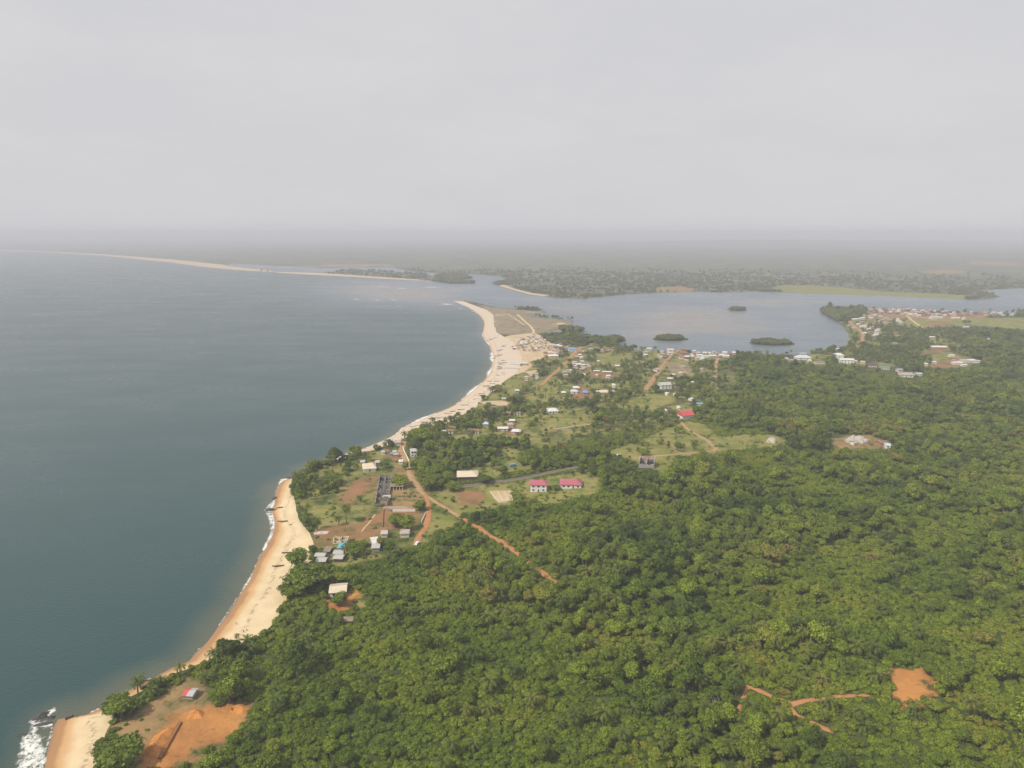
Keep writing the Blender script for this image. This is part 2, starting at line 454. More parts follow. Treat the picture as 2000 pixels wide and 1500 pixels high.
C_DRY = (0.60, 0.475, 0.335); C_WET = (0.33, 0.175, 0.075)
def mat_ground():
    t = NT('land_cover'); co = t.coord()
    big = t.noise(0.012, 5, 0.6, co); mid = t.noise(0.06, 5, 0.62, co); fine = t.noise(0.55, 4, 0.65, co); far = t.noise(0.0022, 6, 0.6, co)
    low = t.mix(t.ss(mid, 0.32, 0.68), (0.040, 0.070, 0.013), (0.10, 0.125, 0.026))      # low growth under and between trees
    low = t.mix(t.ss(fine, 0.35, 0.7), low, (0.045, 0.06, 0.018))
    low = t.mix(t.math('MULTIPLY', t.ss(big, 0.5, 0.72), 0.5), low, (0.14, 0.105, 0.045))
    wood = t.mix(t.ss(far, 0.35, 0.66), (0.11, 0.12, 0.072), (0.20, 0.195, 0.13))     # far lowland as a tone, lightened to carry part of the haze
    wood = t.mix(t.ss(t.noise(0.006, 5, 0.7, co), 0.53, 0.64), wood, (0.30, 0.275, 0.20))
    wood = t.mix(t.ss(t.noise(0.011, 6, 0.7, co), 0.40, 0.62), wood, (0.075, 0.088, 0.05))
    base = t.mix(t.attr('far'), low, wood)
    def cover(base, a, col, amp, w):
        v = t.math('ADD', t.attr(a), t.math('MULTIPLY', t.math('SUBTRACT', t.noise(0.11, 5, 0.7, co), 0.5), amp))
        return t.mix(t.ss(v, -w, w), base, col)
    gcol = t.mix(t.ss(mid, 0.38, 0.62), (0.185, 0.200, 0.042), (0.285, 0.250, 0.085))
    gcol = t.mix(t.ss(t.noise(0.035, 6, 0.7, co), 0.54, 0.64), gcol, (0.095, 0.130, 0.026))
    gcol = t.mix(t.ss(t.noise(0.16, 6, 0.75, co), 0.55, 0.68), gcol, (0.085, 0.115, 0.026))
    gcol = t.mix(t.ss(t.noise(0.05, 5, 0.7, co), 0.60, 0.70), gcol, (0.24, 0.150, 0.075))
    tcol = t.mix(t.ss(mid, 0.3, 0.7), (0.36, 0.225, 0.105), (0.22, 0.165, 0.07))
    tcol = t.mix(t.ss(t.noise(0.12, 6, 0.7, co), 0.52, 0.64), tcol, (0.10, 0.10, 0.03))
    pcol = t.mix(t.ss(mid, 0.3, 0.7), (0.31, 0.245, 0.155), (0.22, 0.175, 0.10))
    pcol = t.mix(t.ss(t.noise(0.018, 6, 0.7, co), 0.55, 0.66), pcol, (0.46, 0.37, 0.26))
    pcol = t.mix(t.ss(t.noise(0.03, 6, 0.7, co), 0.58, 0.66), pcol, (0.12, 0.125, 0.05))
    tcol = t.mix(t.attr('pale'), tcol, pcol)
    scol = t.mix(t.ss(mid, 0.32, 0.68), (0.34, 0.175, 0.085), (0.25, 0.15, 0.065))
    scol = t.mix(t.ss(t.noise(0.045, 6, 0.7, co), 0.47, 0.62), scol, (0.15, 0.125, 0.045))
    scol = t.mix(t.attr('bright'), scol, t.mix(t.ss(mid, 0.32, 0.68), (0.53, 0.245, 0.074), (0.37, 0.165, 0.056)))
    scol = t.mix(t.ss(t.noise(0.2, 6, 0.7, co), 0.6, 0.7), scol, (0.16, 0.11, 0.045))
    sand = t.mix(t.ss(mid, 0.3, 0.7), C_DRY, (0.52, 0.38, 0.21))
    base = t.mix(t.math('MULTIPLY', t.ss(t.attr('vil'), -20, 20), t.ss(t.noise(0.03, 5, 0.7, co), 0.36, 0.56)), base, gcol)
    c = cover(base, 'grass', gcol, 34, 3.5)
    c = cover(c, 'tan', tcol, 26, 3.0)
    c = cover(c, 'soil', scol, 22, 2.2)
    c = cover(c, 'sand', sand, 8, 1.4)
    c = t.mix(t.math('MULTIPLY', fine, 0.25), c, (0.0, 0.0, 0.0))
    return t.done(t.bsdf(c, 0.95, 0.1, t.bump(t.math('ADD', fine, mid), 0.6, 0.8)))

def mat_sand(name='beach_sand', pale=0.0):
    t = NT(name); co = t.coord()
    d = t.attr('inland')                                   # metres from the waterline
    n = t.math('MULTIPLY', t.math('SUBTRACT', t.noise(0.05, 4, 0.6, co), 0.5), 7.0)
    d = t.math('ADD', d, t.math('ADD', n, 5.0 * pale))
    mid = t.noise(0.09, 6, 0.65, co)
    dry = t.mix(t.ss(mid, 0.35, 0.65), (0.64, 0.51, 0.325), (0.58, 0.445, 0.265))
    dry = t.mix(t.ss(t.noise(0.35, 6, 0.75, co), 0.61, 0.72), dry, (0.46, 0.35, 0.21))      # tracks, dry weed
    dry = t.mix(pale, dry, (0.59, 0.49, 0.39))  # haze over the farther beach, mixed into the colour
    tide = t.math('MULTIPLY', t.math('MULTIPLY', t.ss(d, 13, 15), t.ss(d, 18, 15.5)), t.ss(t.noise(0.5, 5, 0.7, co), 0.45, 0.6))
    dry = t.mix(tide, dry, (0.36, 0.27, 0.16))
    mid2 = t.mix(t.ss(d, 5, 11), (0.50, 0.30, 0.135), dry)
    wet = t.mix(t.ss(d, 3.0, 5.5), (0.34, 0.18, 0.075), mid2)
    wet = t.mix(t.ss(d, -2.0, 2.0), (0.22, 0.14, 0.075), wet)
    wet = t.mix(0.45 * pale, wet, (0.48, 0.38, 0.28))
    nr = t.bump(t.noise(0.6, 5, 0.6, co), 0.35, 0.3)
    return t.done(t.bsdf(wet, t.ss(d, 2, 8, 0.45, 0.95), 0.25, nr))

def mat_water():
    t = NT('sea_water'); co = t.coord()
    sh = t.attr('shore'); lg = t.attr('lagoon'); mud = t.attr('mud')
    n1 = t.noise(0.0035, 5, 0.6, co); n2 = t.noise(0.02, 5, 0.6, co)
    shn = t.math('ADD', sh, t.math('MULTIPLY', t.math('SUBTRACT', n2, 0.5), 18.0))
    deep = t.mix(t.ss(n1, 0.35, 0.65), (0.026, 0.036, 0.090), (0.030, 0.042, 0.096))
    mid_c = (0.014, 0.053, 0.050)
    c = t.mix(t.ss(shn, 60, 300), mid_c, deep)
    c = t.mix(t.ss(shn, -2, 22), (0.085, 0.095, 0.062), c)
    lag = t.mix(t.ss(n1, 0.38, 0.62), (0.095, 0.130, 0.165), (0.125, 0.155, 0.180))
    lag = t.mix(t.ss(t.math('ADD', mud, t.math('MULTIPLY', t.math('SUBTRACT', n2, 0.5), 160.0)), -90, 90), lag, (0.195, 0.18, 0.165))
    c = t.mix(t.ss(lg, -260, 200), c, lag)
    w1 = t.noise(0.10, 4, 0.6, co); mp = t.new('ShaderNodeMapping'); mp.inputs['Scale'].default_value = (1.0, 2.2, 1.0); mp.inputs['Rotation'].default_value = (0, 0, 0.5)
    t.put(mp.inputs['Vector'], co)
    w2 = t.noise(0.28, 5, 0.65, mp.outputs['Vector'])
    h = t.math('ADD', t.math('MULTIPLY', w1, 0.35), w2)
    return t.done(t.bsdf(c, t.ss(t.noise(0.006, 4, 0.6, mp.outputs['Vector']), 0.35, 0.65, 0.27, 0.33), 0.5, t.bump(h, t.ss(lg, -260, 200, 0.36, 0.06), 0.8), IOR=1.33))

def mat_foam():
    t = NT('surf_foam_white'); co = t.coord()
    e = t.attr('foam')
    n = t.noise(0.55, 6, 0.72, co, dist=0.8); n2 = t.noise(0.12, 4, 0.6, co)
    v = t.math('ADD', t.math('ADD', e, t.math('MULTIPLY', t.math('SUBTRACT', n, 0.5), 3.6)), t.math('MULTIPLY', t.math('SUBTRACT', n2, 0.5), 2.2))
    f = t.ss(v, 0.0, 0.9, 0.0, 0.92)
    tr = t.new('ShaderNodeBsdfTransparent'); mx = t.new('ShaderNodeMixShader')
    t.put(mx.inputs[0], f); t.l.new(tr.outputs[0], mx.inputs[1]); t.l.new(t.bsdf((0.74, 0.74, 0.70), 0.9, 0.1), mx.inputs[2])
    return t.done(mx.outputs[0])

def mat_leaf(name, stops, island=0.5, trans=0.22, patch=0.55):
    t = NT(name)
    oi = t.new('ShaderNodeObjectInfo')
    pn = t.noise(0.018, 3, 0.6, oi.outputs['Location'])
    v = t.math('ADD', t.math('MULTIPLY', oi.outputs['Random'], 1 - patch), t.math('MULTIPLY', t.ss(pn, 0.25, 0.75), patch))
    v = t.math('ADD', t.math('MULTIPLY', t.math('SUBTRACT', v, 0.5), 1.45), 0.5, clamp=True)
    c = t.ramp(v, stops)
    gi = t.new('ShaderNodeNewGeometry')
    hs = t.new('ShaderNodeHueSaturation')
    t.put(hs.inputs['Value'], t.ss(gi.outputs['Random Per Island'], 0, 1, 1 - island, 1 + island))
    t.put(hs.inputs['Hue'], t.ss(oi.outputs['Random'], 0, 1, 0.49, 0.508))
    t.put(hs.inputs['Color'], c)
    d = t.bsdf(hs.outputs['Color'], 0.7, 0.25)
    tl = t.new('ShaderNodeBsdfTranslucent'); t.put(tl.inputs['Color'], t.mix(0.35, hs.outputs['Color'], (0.12, 0.16, 0.02)))
    mx = t.new('ShaderNodeMixShader'); mx.inputs[0].default_value = trans
    t.l.new(d, mx.inputs[1]); t.l.new(tl.outputs[0], mx.inputs[2])
    return t.done(mx.outputs[0])

def mat_plain(name, col, rough=0.85, var=0.25, scale=0.6, spec=0.2, dirt=None, metallic=0.0):
    t = NT(name); co = t.coord()
    n = t.noise(scale, 5, 0.65, co)
    c = t.mix(t.ss(n, 0.3, 0.7), tuple(v * (1 - var) for v in col), tuple(min(1, v * (1 + var * 0.5)) for v in col))
    if dirt: c = t.mix(t.ss(t.noise(scale * 0.35, 6, 0.7, co), 0.5, 0.68), c, dirt)
    return t.done(t.bsdf(c, rough, spec, t.bump(n, 0.15, 0.1), Metallic=metallic))

def mat_road(name, col, col2, edge):
    t = NT(name); co = t.coord()
    n = t.noise(0.25, 6, 0.68, co); e = t.attr('edge')
    c = t.mix(t.ss(n, 0.35, 0.66), col, col2)
    v = t.math('ADD', e, t.math('MULTIPLY', t.math('SUBTRACT', t.noise(0.35, 5, 0.7, co), 0.5), 0.9))
    c = t.mix(t.ss(v, 0.42, 0.9), c, edge)
    c = t.mix(t.ss(v, 0.85, 1.1), c, (0.10, 0.105, 0.03))
    return t.done(t.bsdf(c, 0.95, 0.1, t.bump(n, 0.3, 0.3)))

def mat_roof(name, col, rust=None, rough=0.55):
    """corrugated sheet: fine ribs in relief, weather stains"""
    t = NT(name); co = t.coord('Object')
    w = t.new('ShaderNodeTexWave'); w.bands_direction = 'X'; w.inputs['Scale'].default_value = 14.0
    t.put(w.inputs['Vector'], co)
    n = t.noise(3.0, 6, 0.7, co)
    c = t.mix(t.ss(n, 0.3, 0.7), tuple(v * 0.82 for v in col), col)
    if rust: c = t.mix(t.ss(t.noise(2.2, 6, 0.75, co, dist=0.6), 0.46, 0.62), c, rust)
    return t.done(t.bsdf(c, rough, 0.3, t.bump(w.outputs['Fac'], 0.2, 0.03)))

M = {}
M['ground'], M['sand'], M['water'], M['foam'] = mat_ground(), mat_sand(), mat_water(), mat_foam()
M['sand_pale'] = mat_sand('village_beach_sand', 0.85)  # farther beach: paleness from haze put into the sand colour
M['leaf'] = mat_leaf('broadleaf_foliage', [(0.0, (0.053, 0.090, 0.008)), (0.25, (0.099, 0.153, 0.010)), (0.55, (0.154, 0.205, 0.015)), (0.80, (0.221, 0.273, 0.018)), (0.95, (0.247, 0.252, 0.030)), (1.0, (0.225, 0.198, 0.034))], 0.5, 0.25)
M['palm'] = mat_leaf('palm_fronds', [(0.0, (0.054, 0.086, 0.011)), (0.5, (0.096, 0.129, 0.015)), (0.85, (0.150, 0.161, 0.022)), (1.0, (0.204, 0.155, 0.039))], 0.35, 0.15)
M['bush'] = mat_leaf('shrub_foliage', [(0.0, (0.098, 0.146, 0.010)), (0.4, (0.144, 0.202, 0.012)), (0.75, (0.208, 0.258, 0.017)), (1.0, (0.249, 0.241, 0.024))], 0.4, 0.28)
M['mangrove'] = mat_leaf('mangrove_foliage', [(0.0, (0.088, 0.112, 0.032)), (0.6, (0.144, 0.165, 0.048)), (1.0, (0.208, 0.195, 0.077))], 0.4)
M['bark'] = mat_plain('tree_bark', (0.17, 0.14, 0.105), 0.95, 0.35, 3.0)
M['palebark'] = mat_plain('pale_bark', (0.40, 0.36, 0.30), 0.95, 0.3, 3.0)
M['rock'] = mat_plain('dark_wet_rock', (0.055, 0.048, 0.044), 0.55, 0.4, 0.8, 0.4)
M['boulder'] = mat_plain('pale_boulder', (0.46, 0.42, 0.36), 0.9, 0.3, 0.5)
M['laterite'] = mat_road('laterite_track', (0.44, 0.205, 0.088), (0.35, 0.165, 0.072), (0.20, 0.135, 0.055))
M['lane'] = mat_road('village_laterite', (0.40, 0.225, 0.115), (0.33, 0.18, 0.09), (0.22, 0.16, 0.07))
M['dirt'] = mat_road('brown_dirt_road', (0.40, 0.265, 0.145), (0.33, 0.20, 0.105), (0.20, 0.16, 0.06))
M['asphalt'] = mat_road('worn_asphalt', (0.135, 0.115, 0.10), (0.17, 0.14, 0.115), (0.26, 0.17, 0.09))
M['path'] = mat_road('sandy_path', (0.58, 0.44, 0.27), (0.52, 0.38, 0.22), (0.36, 0.28, 0.16))
M['earth'] = mat_plain('dug_earth', (0.50, 0.215, 0.062), 0.95, 0.3, 0.3, 0.1)
M['earthdark'] = mat_plain('damp_earth_bank', (0.27, 0.125, 0.045), 0.95, 0.3, 0.5, 0.1)  # earth darkened so the colour carries the bank's shadow edge
ROOFS = {'pink': ((0.43, 0.125, 0.165), (0.38, 0.11, 0.12)), 'red': ((0.55, 0.085, 0.085), (0.48, 0.10, 0.08)), 'white': ((0.68, 0.67, 0.65), (0.52, 0.49, 0.46)), 'grey': ((0.46, 0.45, 0.43), (0.36, 0.33, 0.30)),
         'blue': ((0.14, 0.33, 0.60), None), 'paleblue': ((0.50, 0.57, 0.66), None), 'rust': ((0.23, 0.125, 0.09), (0.31, 0.20, 0.15)), 'greyrust': ((0.43, 0.40, 0.37), (0.27, 0.15, 0.10)),
         'cream': ((0.66, 0.56, 0.41), (0.56, 0.47, 0.34)), 'maroon': ((0.14, 0.05, 0.055), None), 'teal': ((0.16, 0.26, 0.25), None), 'cyan': ((0.12, 0.40, 0.58), None), 'thatch': ((0.24, 0.19, 0.13), (0.32, 0.26, 0.18))}
for k, (c, r) in ROOFS.items(): M['roof_' + k] = mat_roof('roof_sheet_' + k, c, r)
WALLS = {'white': (0.76, 0.74, 0.70), 'cream': (0.66, 0.58, 0.40), 'mud': (0.40, 0.23, 0.14), 'grey': (0.36, 0.34, 0.31), 'yellow': (0.70, 0.58, 0.26), 'pink': (0.62, 0.42, 0.38), 'dark': (0.10, 0.08, 0.07)}
for k, c in WALLS.items(): M['wall_' + k] = mat_plain('wall_render_' + k, c, 0.9, 0.14, 0.9, 0.2, tuple(v * 0.72 for v in c))
M['pane'] = mat_plain('dark_window', (0.03, 0.03, 0.034), 0.35, 0.2, 1.0, 0.5)
M['wood'] = mat_plain('weathered_wood', (0.16, 0.10, 0.065), 0.85, 0.35, 2.0)
M['wood_blue'] = mat_plain('blue_boat_paint', (0.10, 0.20, 0.36), 0.7, 0.3, 2.0)
M['wood_white'] = mat_plain('white_boat_paint', (0.62, 0.60, 0.56), 0.7, 0.25, 2.0)
M['stone'] = mat_plain('dark_ruin_stone', (0.24, 0.22, 0.20), 0.95, 0.6, 0.8, dirt=(0.08, 0.08, 0.07))
M['tyre'] = mat_plain('tyre_rubber', (0.03, 0.03, 0.03), 0.9)
M['carblue'] = mat_plain('blue_truck_paint', (0.16, 0.36, 0.58), 0.4, 0.1, 1.0, 0.5)
M['carwhite'] = mat_plain('white_van_paint', (0.72, 0.72, 0.72), 0.4, 0.08, 1.0, 0.5)
M['skin'] = mat_plain('dark_skin', (0.07, 0.04, 0.028), 0.6, 0.1)
M['cloth'] = mat_plain('dark_clothes', (0.06, 0.07, 0.12), 0.9, 0.2)

# ------------------------------------------------------------------ the setting: land, beach, water
def polar(rs, angs):
    A, Rr = np.meshgrid(np.radians(angs), rs)
    return Rr * np.sin(A), Rr * np.cos(A)

# land sheet
rs = np.concatenate([np.geomspace(130, 2600, 380), np.geomspace(2600, 11000, 150)[1:], np.geomspace(11000, 60000, 45)[1:]])
X, Y = polar(rs, np.linspace(-50, 50, 440))
P = np.stack([X.ravel(), Y.ravel()], 1)
jit = fbm(P[:, 0], P[:, 1], 26, 3) * 2.6
sd_main = sdf(P, gINLAND)
sd_far = np.maximum(sdf(P, gFAR), np.maximum(usdf(P, gISLETS, 500), sdf(P, gBAR, 500)))
sd_near = sd_main + jit * np.clip((40 - np.abs(sd_main)) / 40, 0, 1)
h = hgt(P[:, 0], P[:, 1])
zn = np.where(sd_near > 0, 1.7 + (h - 1.7) * np.clip(sd_near / 14, 0, 1), np.maximum(1.7 + 0.55 * sd_near, -8))
rr = np.hypot(P[:, 0], P[:, 1])
zf = np.where(sd_far > 0, 0.5 + np.clip(sd_far / 60, 0, 1) * 1.4 + np.clip((sd_far - 300) / 1500, 0, 1) * np.clip((rr - 2500) / 6000, 0, 1) * (8 + 10 * fbm(P[:, 0], P[:, 1], 2500, 4)), np.maximum(0.5 + 0.05 * sd_far, -8))
zf = zf + np.where(sd_far > 0, 75 * np.exp(-((P[:, 0] - 4300) / 2600) ** 2 - ((P[:, 1] - 12500) / 1500) ** 2) + 45 * np.exp(-((P[:, 0] - 7500) / 1800) ** 2 - ((P[:, 1] - 14000) / 1500) ** 2), 0)
Z = np.maximum(zn, zf)
keep = (sd_main > -70) | (sd_far > -400)
at = {'soil': usdf(P, gSOIL, 40), 'tan': usdf(P, gTAN, 40), 'grass': usdf(P, gGRASS, 40), 'sand': usdf(P, gSAND, 40),
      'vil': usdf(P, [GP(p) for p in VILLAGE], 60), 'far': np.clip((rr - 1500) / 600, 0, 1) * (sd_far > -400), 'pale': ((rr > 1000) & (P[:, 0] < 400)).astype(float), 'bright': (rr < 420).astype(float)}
# the ocean beach and bar of the far coast are sand too
fb = GP([(-900, 476), (-300, 484), (0, 489.5), (100, 493), (200, 499), (330, 512), (400, 521), (450, 526), (500, 529.5), (537, 531), (520, 527), (478, 522), (410, 515), (340, 507.5), (200, 496.8), (100, 491.6), (0, 488), (-300, 483), (-900, 475.4)], 0.0)
bb = GP([(536, 530.6), (545, 532.8), (590, 535.4), (640, 538), (700, 541), (780, 546), (842, 548.5), (800, 545.6), (700, 539), (650, 535.5), (604, 532.4)], 0.0)
cb = GP([(975, 558), (1005, 567), (1035, 575), (1065, 579), (1068, 577.5), (1035, 572.5), (1004, 564.5), (985, 557)], 0.0)
at['sand'] = np.maximum(at['sand'], np.maximum(np.maximum(sdf(P, fb, 300), sdf(P, bb, 300)) + 6, sdf(P, cb, 60) + 3))
tag(link('ground', grid_mesh('ground', X, Y, Z.reshape(X.shape), M['ground'], keep.reshape(X.shape), at)), kind='structure')

# water sheet
rs = np.concatenate([np.geomspace(100, 3000, 260), np.geomspace(3000, 60000, 60)[1:]])
X, Y = polar(rs, np.linspace(-50, 50, 300))
P = np.stack([X.ravel(), Y.ravel()], 1)
d_shore = -np.maximum(sdf(P, gSHORE), np.maximum(sdf(P, gFAR), np.maximum(sdf(P, gBAR, 2000), usdf(P, gISLETS, 60))))
LAG = GP([(960, 545), (900, 530), (600, 515), (430, 510), (430, 522), (600, 530), (780, 547), (660, 548), (630, 572), (700, 592), (800, 596), (890, 600), (940, 590), (985, 600), (1060, 612), (1100, 640), (1060, 660), (1200, 690), (1700, 700), (1700, 600), (2900, 620), (2900, 540), (1900, 555), (1500, 560), (1100, 575)], 0.0)
MUD = [GP(p, 0.0) for p in ([(1250, 610), (1340, 600), (1440, 612), (1480, 640), (1440, 655), (1340, 650), (1270, 668), (1230, 650)], [(1440, 590), (1500, 583), (1560, 590), (1500, 596)],
                            [(660, 560), (760, 555), (880, 568), (870, 590), (760, 585), (690, 578)], [(1060, 600), (1130, 600), (1160, 615), (1100, 612)])]
wat = {'shore': d_shore, 'lagoon': sdf(P, LAG), 'mud': usdf(P, MUD, 600)}
sea = link('sea', grid_mesh('sea', X, Y, np.zeros_like(X), M['water'], None, wat))
tag(sea, kind='structure')

# beaches: a ribbon from under the water up to under the plants
def beach(name, pairs, mat='sand', zin=2.0, step=4.0):
    a = GP([p[0] for p in pairs], 0.0); b = GP([p[1] for p in pairs], 0.0)
    L = smooth_line(np.hstack([a, b]), step)
    a, b = L[:, :2], L[:, 2:]
    w = np.maximum(np.linalg.norm(b - a, axis=1), 0.5)
    t = (b - a) / w[:, None]
    us = np.concatenate([np.linspace(-16, 0, 5)[:-1], np.linspace(0, 1, 13), [1.0]])
    Xs, Ys, Zs, D = [], [], [], []
    for k, u in enumerate(us):
        if u < 0: d = np.full(len(w), u); z = u * 0.09
        elif k == len(us) - 1: d = w + 10; z = zin - 1.1
        else: d = u * w; z = zin * (u ** 0.7)
        Xs.append(a[:, 0] + t[:, 0] * d); Ys.append(a[:, 1] + t[:, 1] * d); D.append(d)
        Zs.append(np.full(len(w), z) + (0.12 * fbm(Xs[-1], Ys[-1], 12, 2) if u > 0 else 0))
    X, Y, Z, D = (np.array(v) for v in (Xs, Ys, Zs, D))
    return tag(link(name, grid_mesh(name, X, Y, Z, M[mat], None, {'inland': D})), kind='structure')
beach('beach', BEACH_A)
beach('beach', BEACH_B, 'sand_pale')

# roads and tracks: ribbons draped over the land
def road(name, pts, width, mat, lift=0.12, flat=False, step=4.0):
    p = GP(pts)
    w = np.array(width if isinstance(width, (list, tuple)) else [width] * len(pts), float)
    w = w * 0.86
    L = smooth_line(np.hstack([p, w[:, None]]), step)
    c, w = L[:, :2], L[:, 2]
    c = c + np.stack([fbm(c[:, 0], c[:, 1], 30, 41), fbm(c[:, 0], c[:, 1], 30, 42)], 1) * 2.2
    tg = np.gradient(c, axis=0); tg /= np.maximum(np.linalg.norm(tg, axis=1), 1e-6)[:, None]
    nr = np.stack([-tg[:, 1], tg[:, 0]], 1)
    w = w * (1 + 0.16 * fbm(c[:, 0], c[:, 1], 14, 6))
    us = [-1.0, -0.6, 0.0, 0.6, 1.0]
    X = np.array([c[:, 0] + nr[:, 0] * w / 2 * u for u in us]); Y = np.array([c[:, 1] + nr[:, 1] * w / 2 * u for u in us])
    Z = hgt(X, Y) + lift
    Z[0] -= 0.5; Z[-1] -= 0.5
    E = np.array([np.full(len(w), abs(u)) for u in us])
    return tag(link(name, grid_mesh(name, X, Y, Z, M[mat], None, {'edge': E})), kind='structure')
road('road', [(792, 862), (786, 872), (784, 884), (789, 896), (795, 906), (800, 918), (806, 931), (813, 945), (821, 957), (831, 966), (850, 978), (870, 990), (897, 1007)], [7, 9, 11, 10, 8, 8, 9, 10, 9, 7, 6, 6, 5], 'dirt')
road('dirt_track', [(897, 1007), (915, 1018), (932, 1027), (955, 1043), (975, 1055), (992, 1068), (1012, 1084), (1040, 1105), (1062, 1121), (1078, 1133), (1094, 1143)], [6, 6, 8, 7, 8, 9, 6, 6, 7, 7, 6], 'laterite', 0.18)
road('dirt_track', [(835, 966), (839, 985), (840, 1000), (834, 1018), (825, 1035), (816, 1050), (808, 1067)], [5, 6, 6.5, 7, 7, 7.5, 7], 'laterite', 0.2)
road('paved_road', [(845, 962), (870, 954), (905, 949), (960, 942), (1010, 936), (1060, 926), (1100, 918), (1132, 912)], [5, 7, 9, 9, 8.5, 8, 8, 8], 'asphalt', 0.24)
road('dirt_track', [(1328, 818), (1334, 828), (1346, 839), (1366, 851), (1384, 862), (1393, 871), (1395, 878), (1385, 881), (1350, 885), (1300, 889), (1265, 892), (1232, 895)], [5, 6, 7, 7, 7, 8, 8, 7, 6, 6, 7, 6], 'dirt')
road('village_road', [(1056, 752), (1075, 735), (1090, 722), (1108, 705), (1120, 692), (1132, 680), (1148, 675)], [10, 10, 9, 11, 13, 13, 12], 'lane')
road('village_road', [(1261, 761), (1275, 742), (1292, 718), (1310, 695), (1327, 683)], [13, 11, 9, 9, 9], 'lane')
road('village_road', [(1398, 737), (1398, 716), (1402, 700), (1405, 690)], 9, 'dirt')
road('footpath', [(1372, 742), (1390, 747), (1406, 757)], 7, 'dirt')
road('village_road', [(1673, 677), (1684, 663), (1685, 652), (1673, 640), (1664, 632), (1660, 626)], [13, 13, 12, 12, 13, 12], 'lane')
road('dirt_track', [(1737, 1356), (1700, 1358), (1650, 1360), (1610, 1362), (1570, 1366), (1547, 1372), (1541, 1381), (1555, 1397), (1580, 1410), (1605, 1422), (1628, 1429)], [3, 3.5, 3.5, 3.5, 4, 5, 4.5, 4, 4, 4, 3.5], 'laterite', 0.15)
road('dirt_track', [(1541, 1371), (1510, 1362), (1480, 1347), (1460, 1339), (1455, 1352), (1448, 1370), (1440, 1384), (1412, 1388)], [4, 4, 4, 4, 3.5, 3.5, 4, 3], 'laterite', 0.2)
road('footpath', [(1285, 1384), (1300, 1387), (1316, 1388)], 2.5, 'laterite')
road('footpath', [(1715, 1486), (1728, 1494), (1745, 1504)], 3, 'laterite')
road('footpath', [(1078, 838), (1110, 835), (1157, 827)], 8, 'dirt')
road('footpath', [(1010, 614), (1025, 627), (1035, 636), (1042, 645), (1043, 652)], 9, 'path')
road('footpath', [(990, 614), (1005, 622), (1025, 635)], 5, 'path')
road('footpath', [(704, 1038), (712, 1029), (722, 1020), (736, 1006)], 1.6, 'path')
road('footpath', [(1830, 625), (1790, 618), (1775, 614)], 7, 'path')
road('footpath', [(1800, 639), (1785, 628), (1770, 616)], 8, 'path')

# haze: one closed box of pale air round the drone and the land
def haze_box():
    t = NT('haze_air')
    v = t.new('ShaderNodeVolumePrincipled')
    v.inputs['Color'].default_value = (*HAZE_COLOR, 1)
    v.inputs['Density'].default_value = HAZE_DENSITY
    v.inputs['Anisotropy'].default_value = 0.0
    t.l.new(v.outputs[0], t.out.inputs['Volume'])
    s, a, b = 63000, -9.5, 238
    V = [(x, y, z) for z in (a, b) for x, y in ((-s, -s), (s, -s), (s, s), (-s, s))]
    F = [(0, 3, 2, 1), (4, 5, 6, 7), (0, 1, 5, 4), (1, 2, 6, 5), (2, 3, 7, 6), (3, 0, 4, 7)]
    tag(link('haze', mesh_from('haze', V, F, t.m)), 'pale grey dust haze hanging over coast and sea', 'haze', kind='stuff')
haze_box()
# ------------------------------------------------------------------ plants: unit models (crown radius 1)
def leaf_quads(pts, nrm, size, jit, r):
    """one small folded leaf clump (a quad) at each point"""
    n = len(pts)
    nn = nrm + r.normal(0, jit, (n, 3)); nn /= np.linalg.norm(nn, axis=1)[:, None] + 1e-9
    a = np.cross(nn, r.normal(0, 1, (n, 3))); a /= np.linalg.norm(a, axis=1)[:, None] + 1e-9
    b = np.cross(nn, a)
    s = size * r.uniform(0.6, 1.35, (n, 1)); s2 = s * r.uniform(0.55, 0.95, (n, 1))
    V = np.stack([pts - a * s, pts - b * s2 + nn * s * 0.1, pts + a * s, pts + b * s2 + nn * s * 0.1], 1).reshape(-1, 3)
    F = np.arange(n * 4).reshape(-1, 4)
    return V, F

def ball(c, rad, r, seg=7, ring=4):
    V, F = [], []
    for i in range(ring + 1):
        th = math.pi * i / ring
        for j in range(seg):
            ph = 2 * math.pi * j / seg
            k = 1 + r.uniform(-0.15, 0.15)
            V.append((c[0] + rad[0] * k * math.sin(th) * math.cos(ph), c[1] + rad[1] * k * math.sin(th) * math.sin(ph), c[2] + rad[2] * k * math.cos(th)))
    for i in range(ring):
        for j in range(seg):
            F.append((i * seg + j, (i + 1) * seg + j, (i + 1) * seg + (j + 1) % seg, i * seg + (j + 1) % seg))
    return np.array(V), np.array(F)

def join(parts):
    Vs, Fs, o = [], [], 0
    for V, F in parts:
        Vs.append(V); Fs += [tuple(int(i) + o for i in f) for f in F]; o += len(V)
    return np.vstack(Vs), Fs

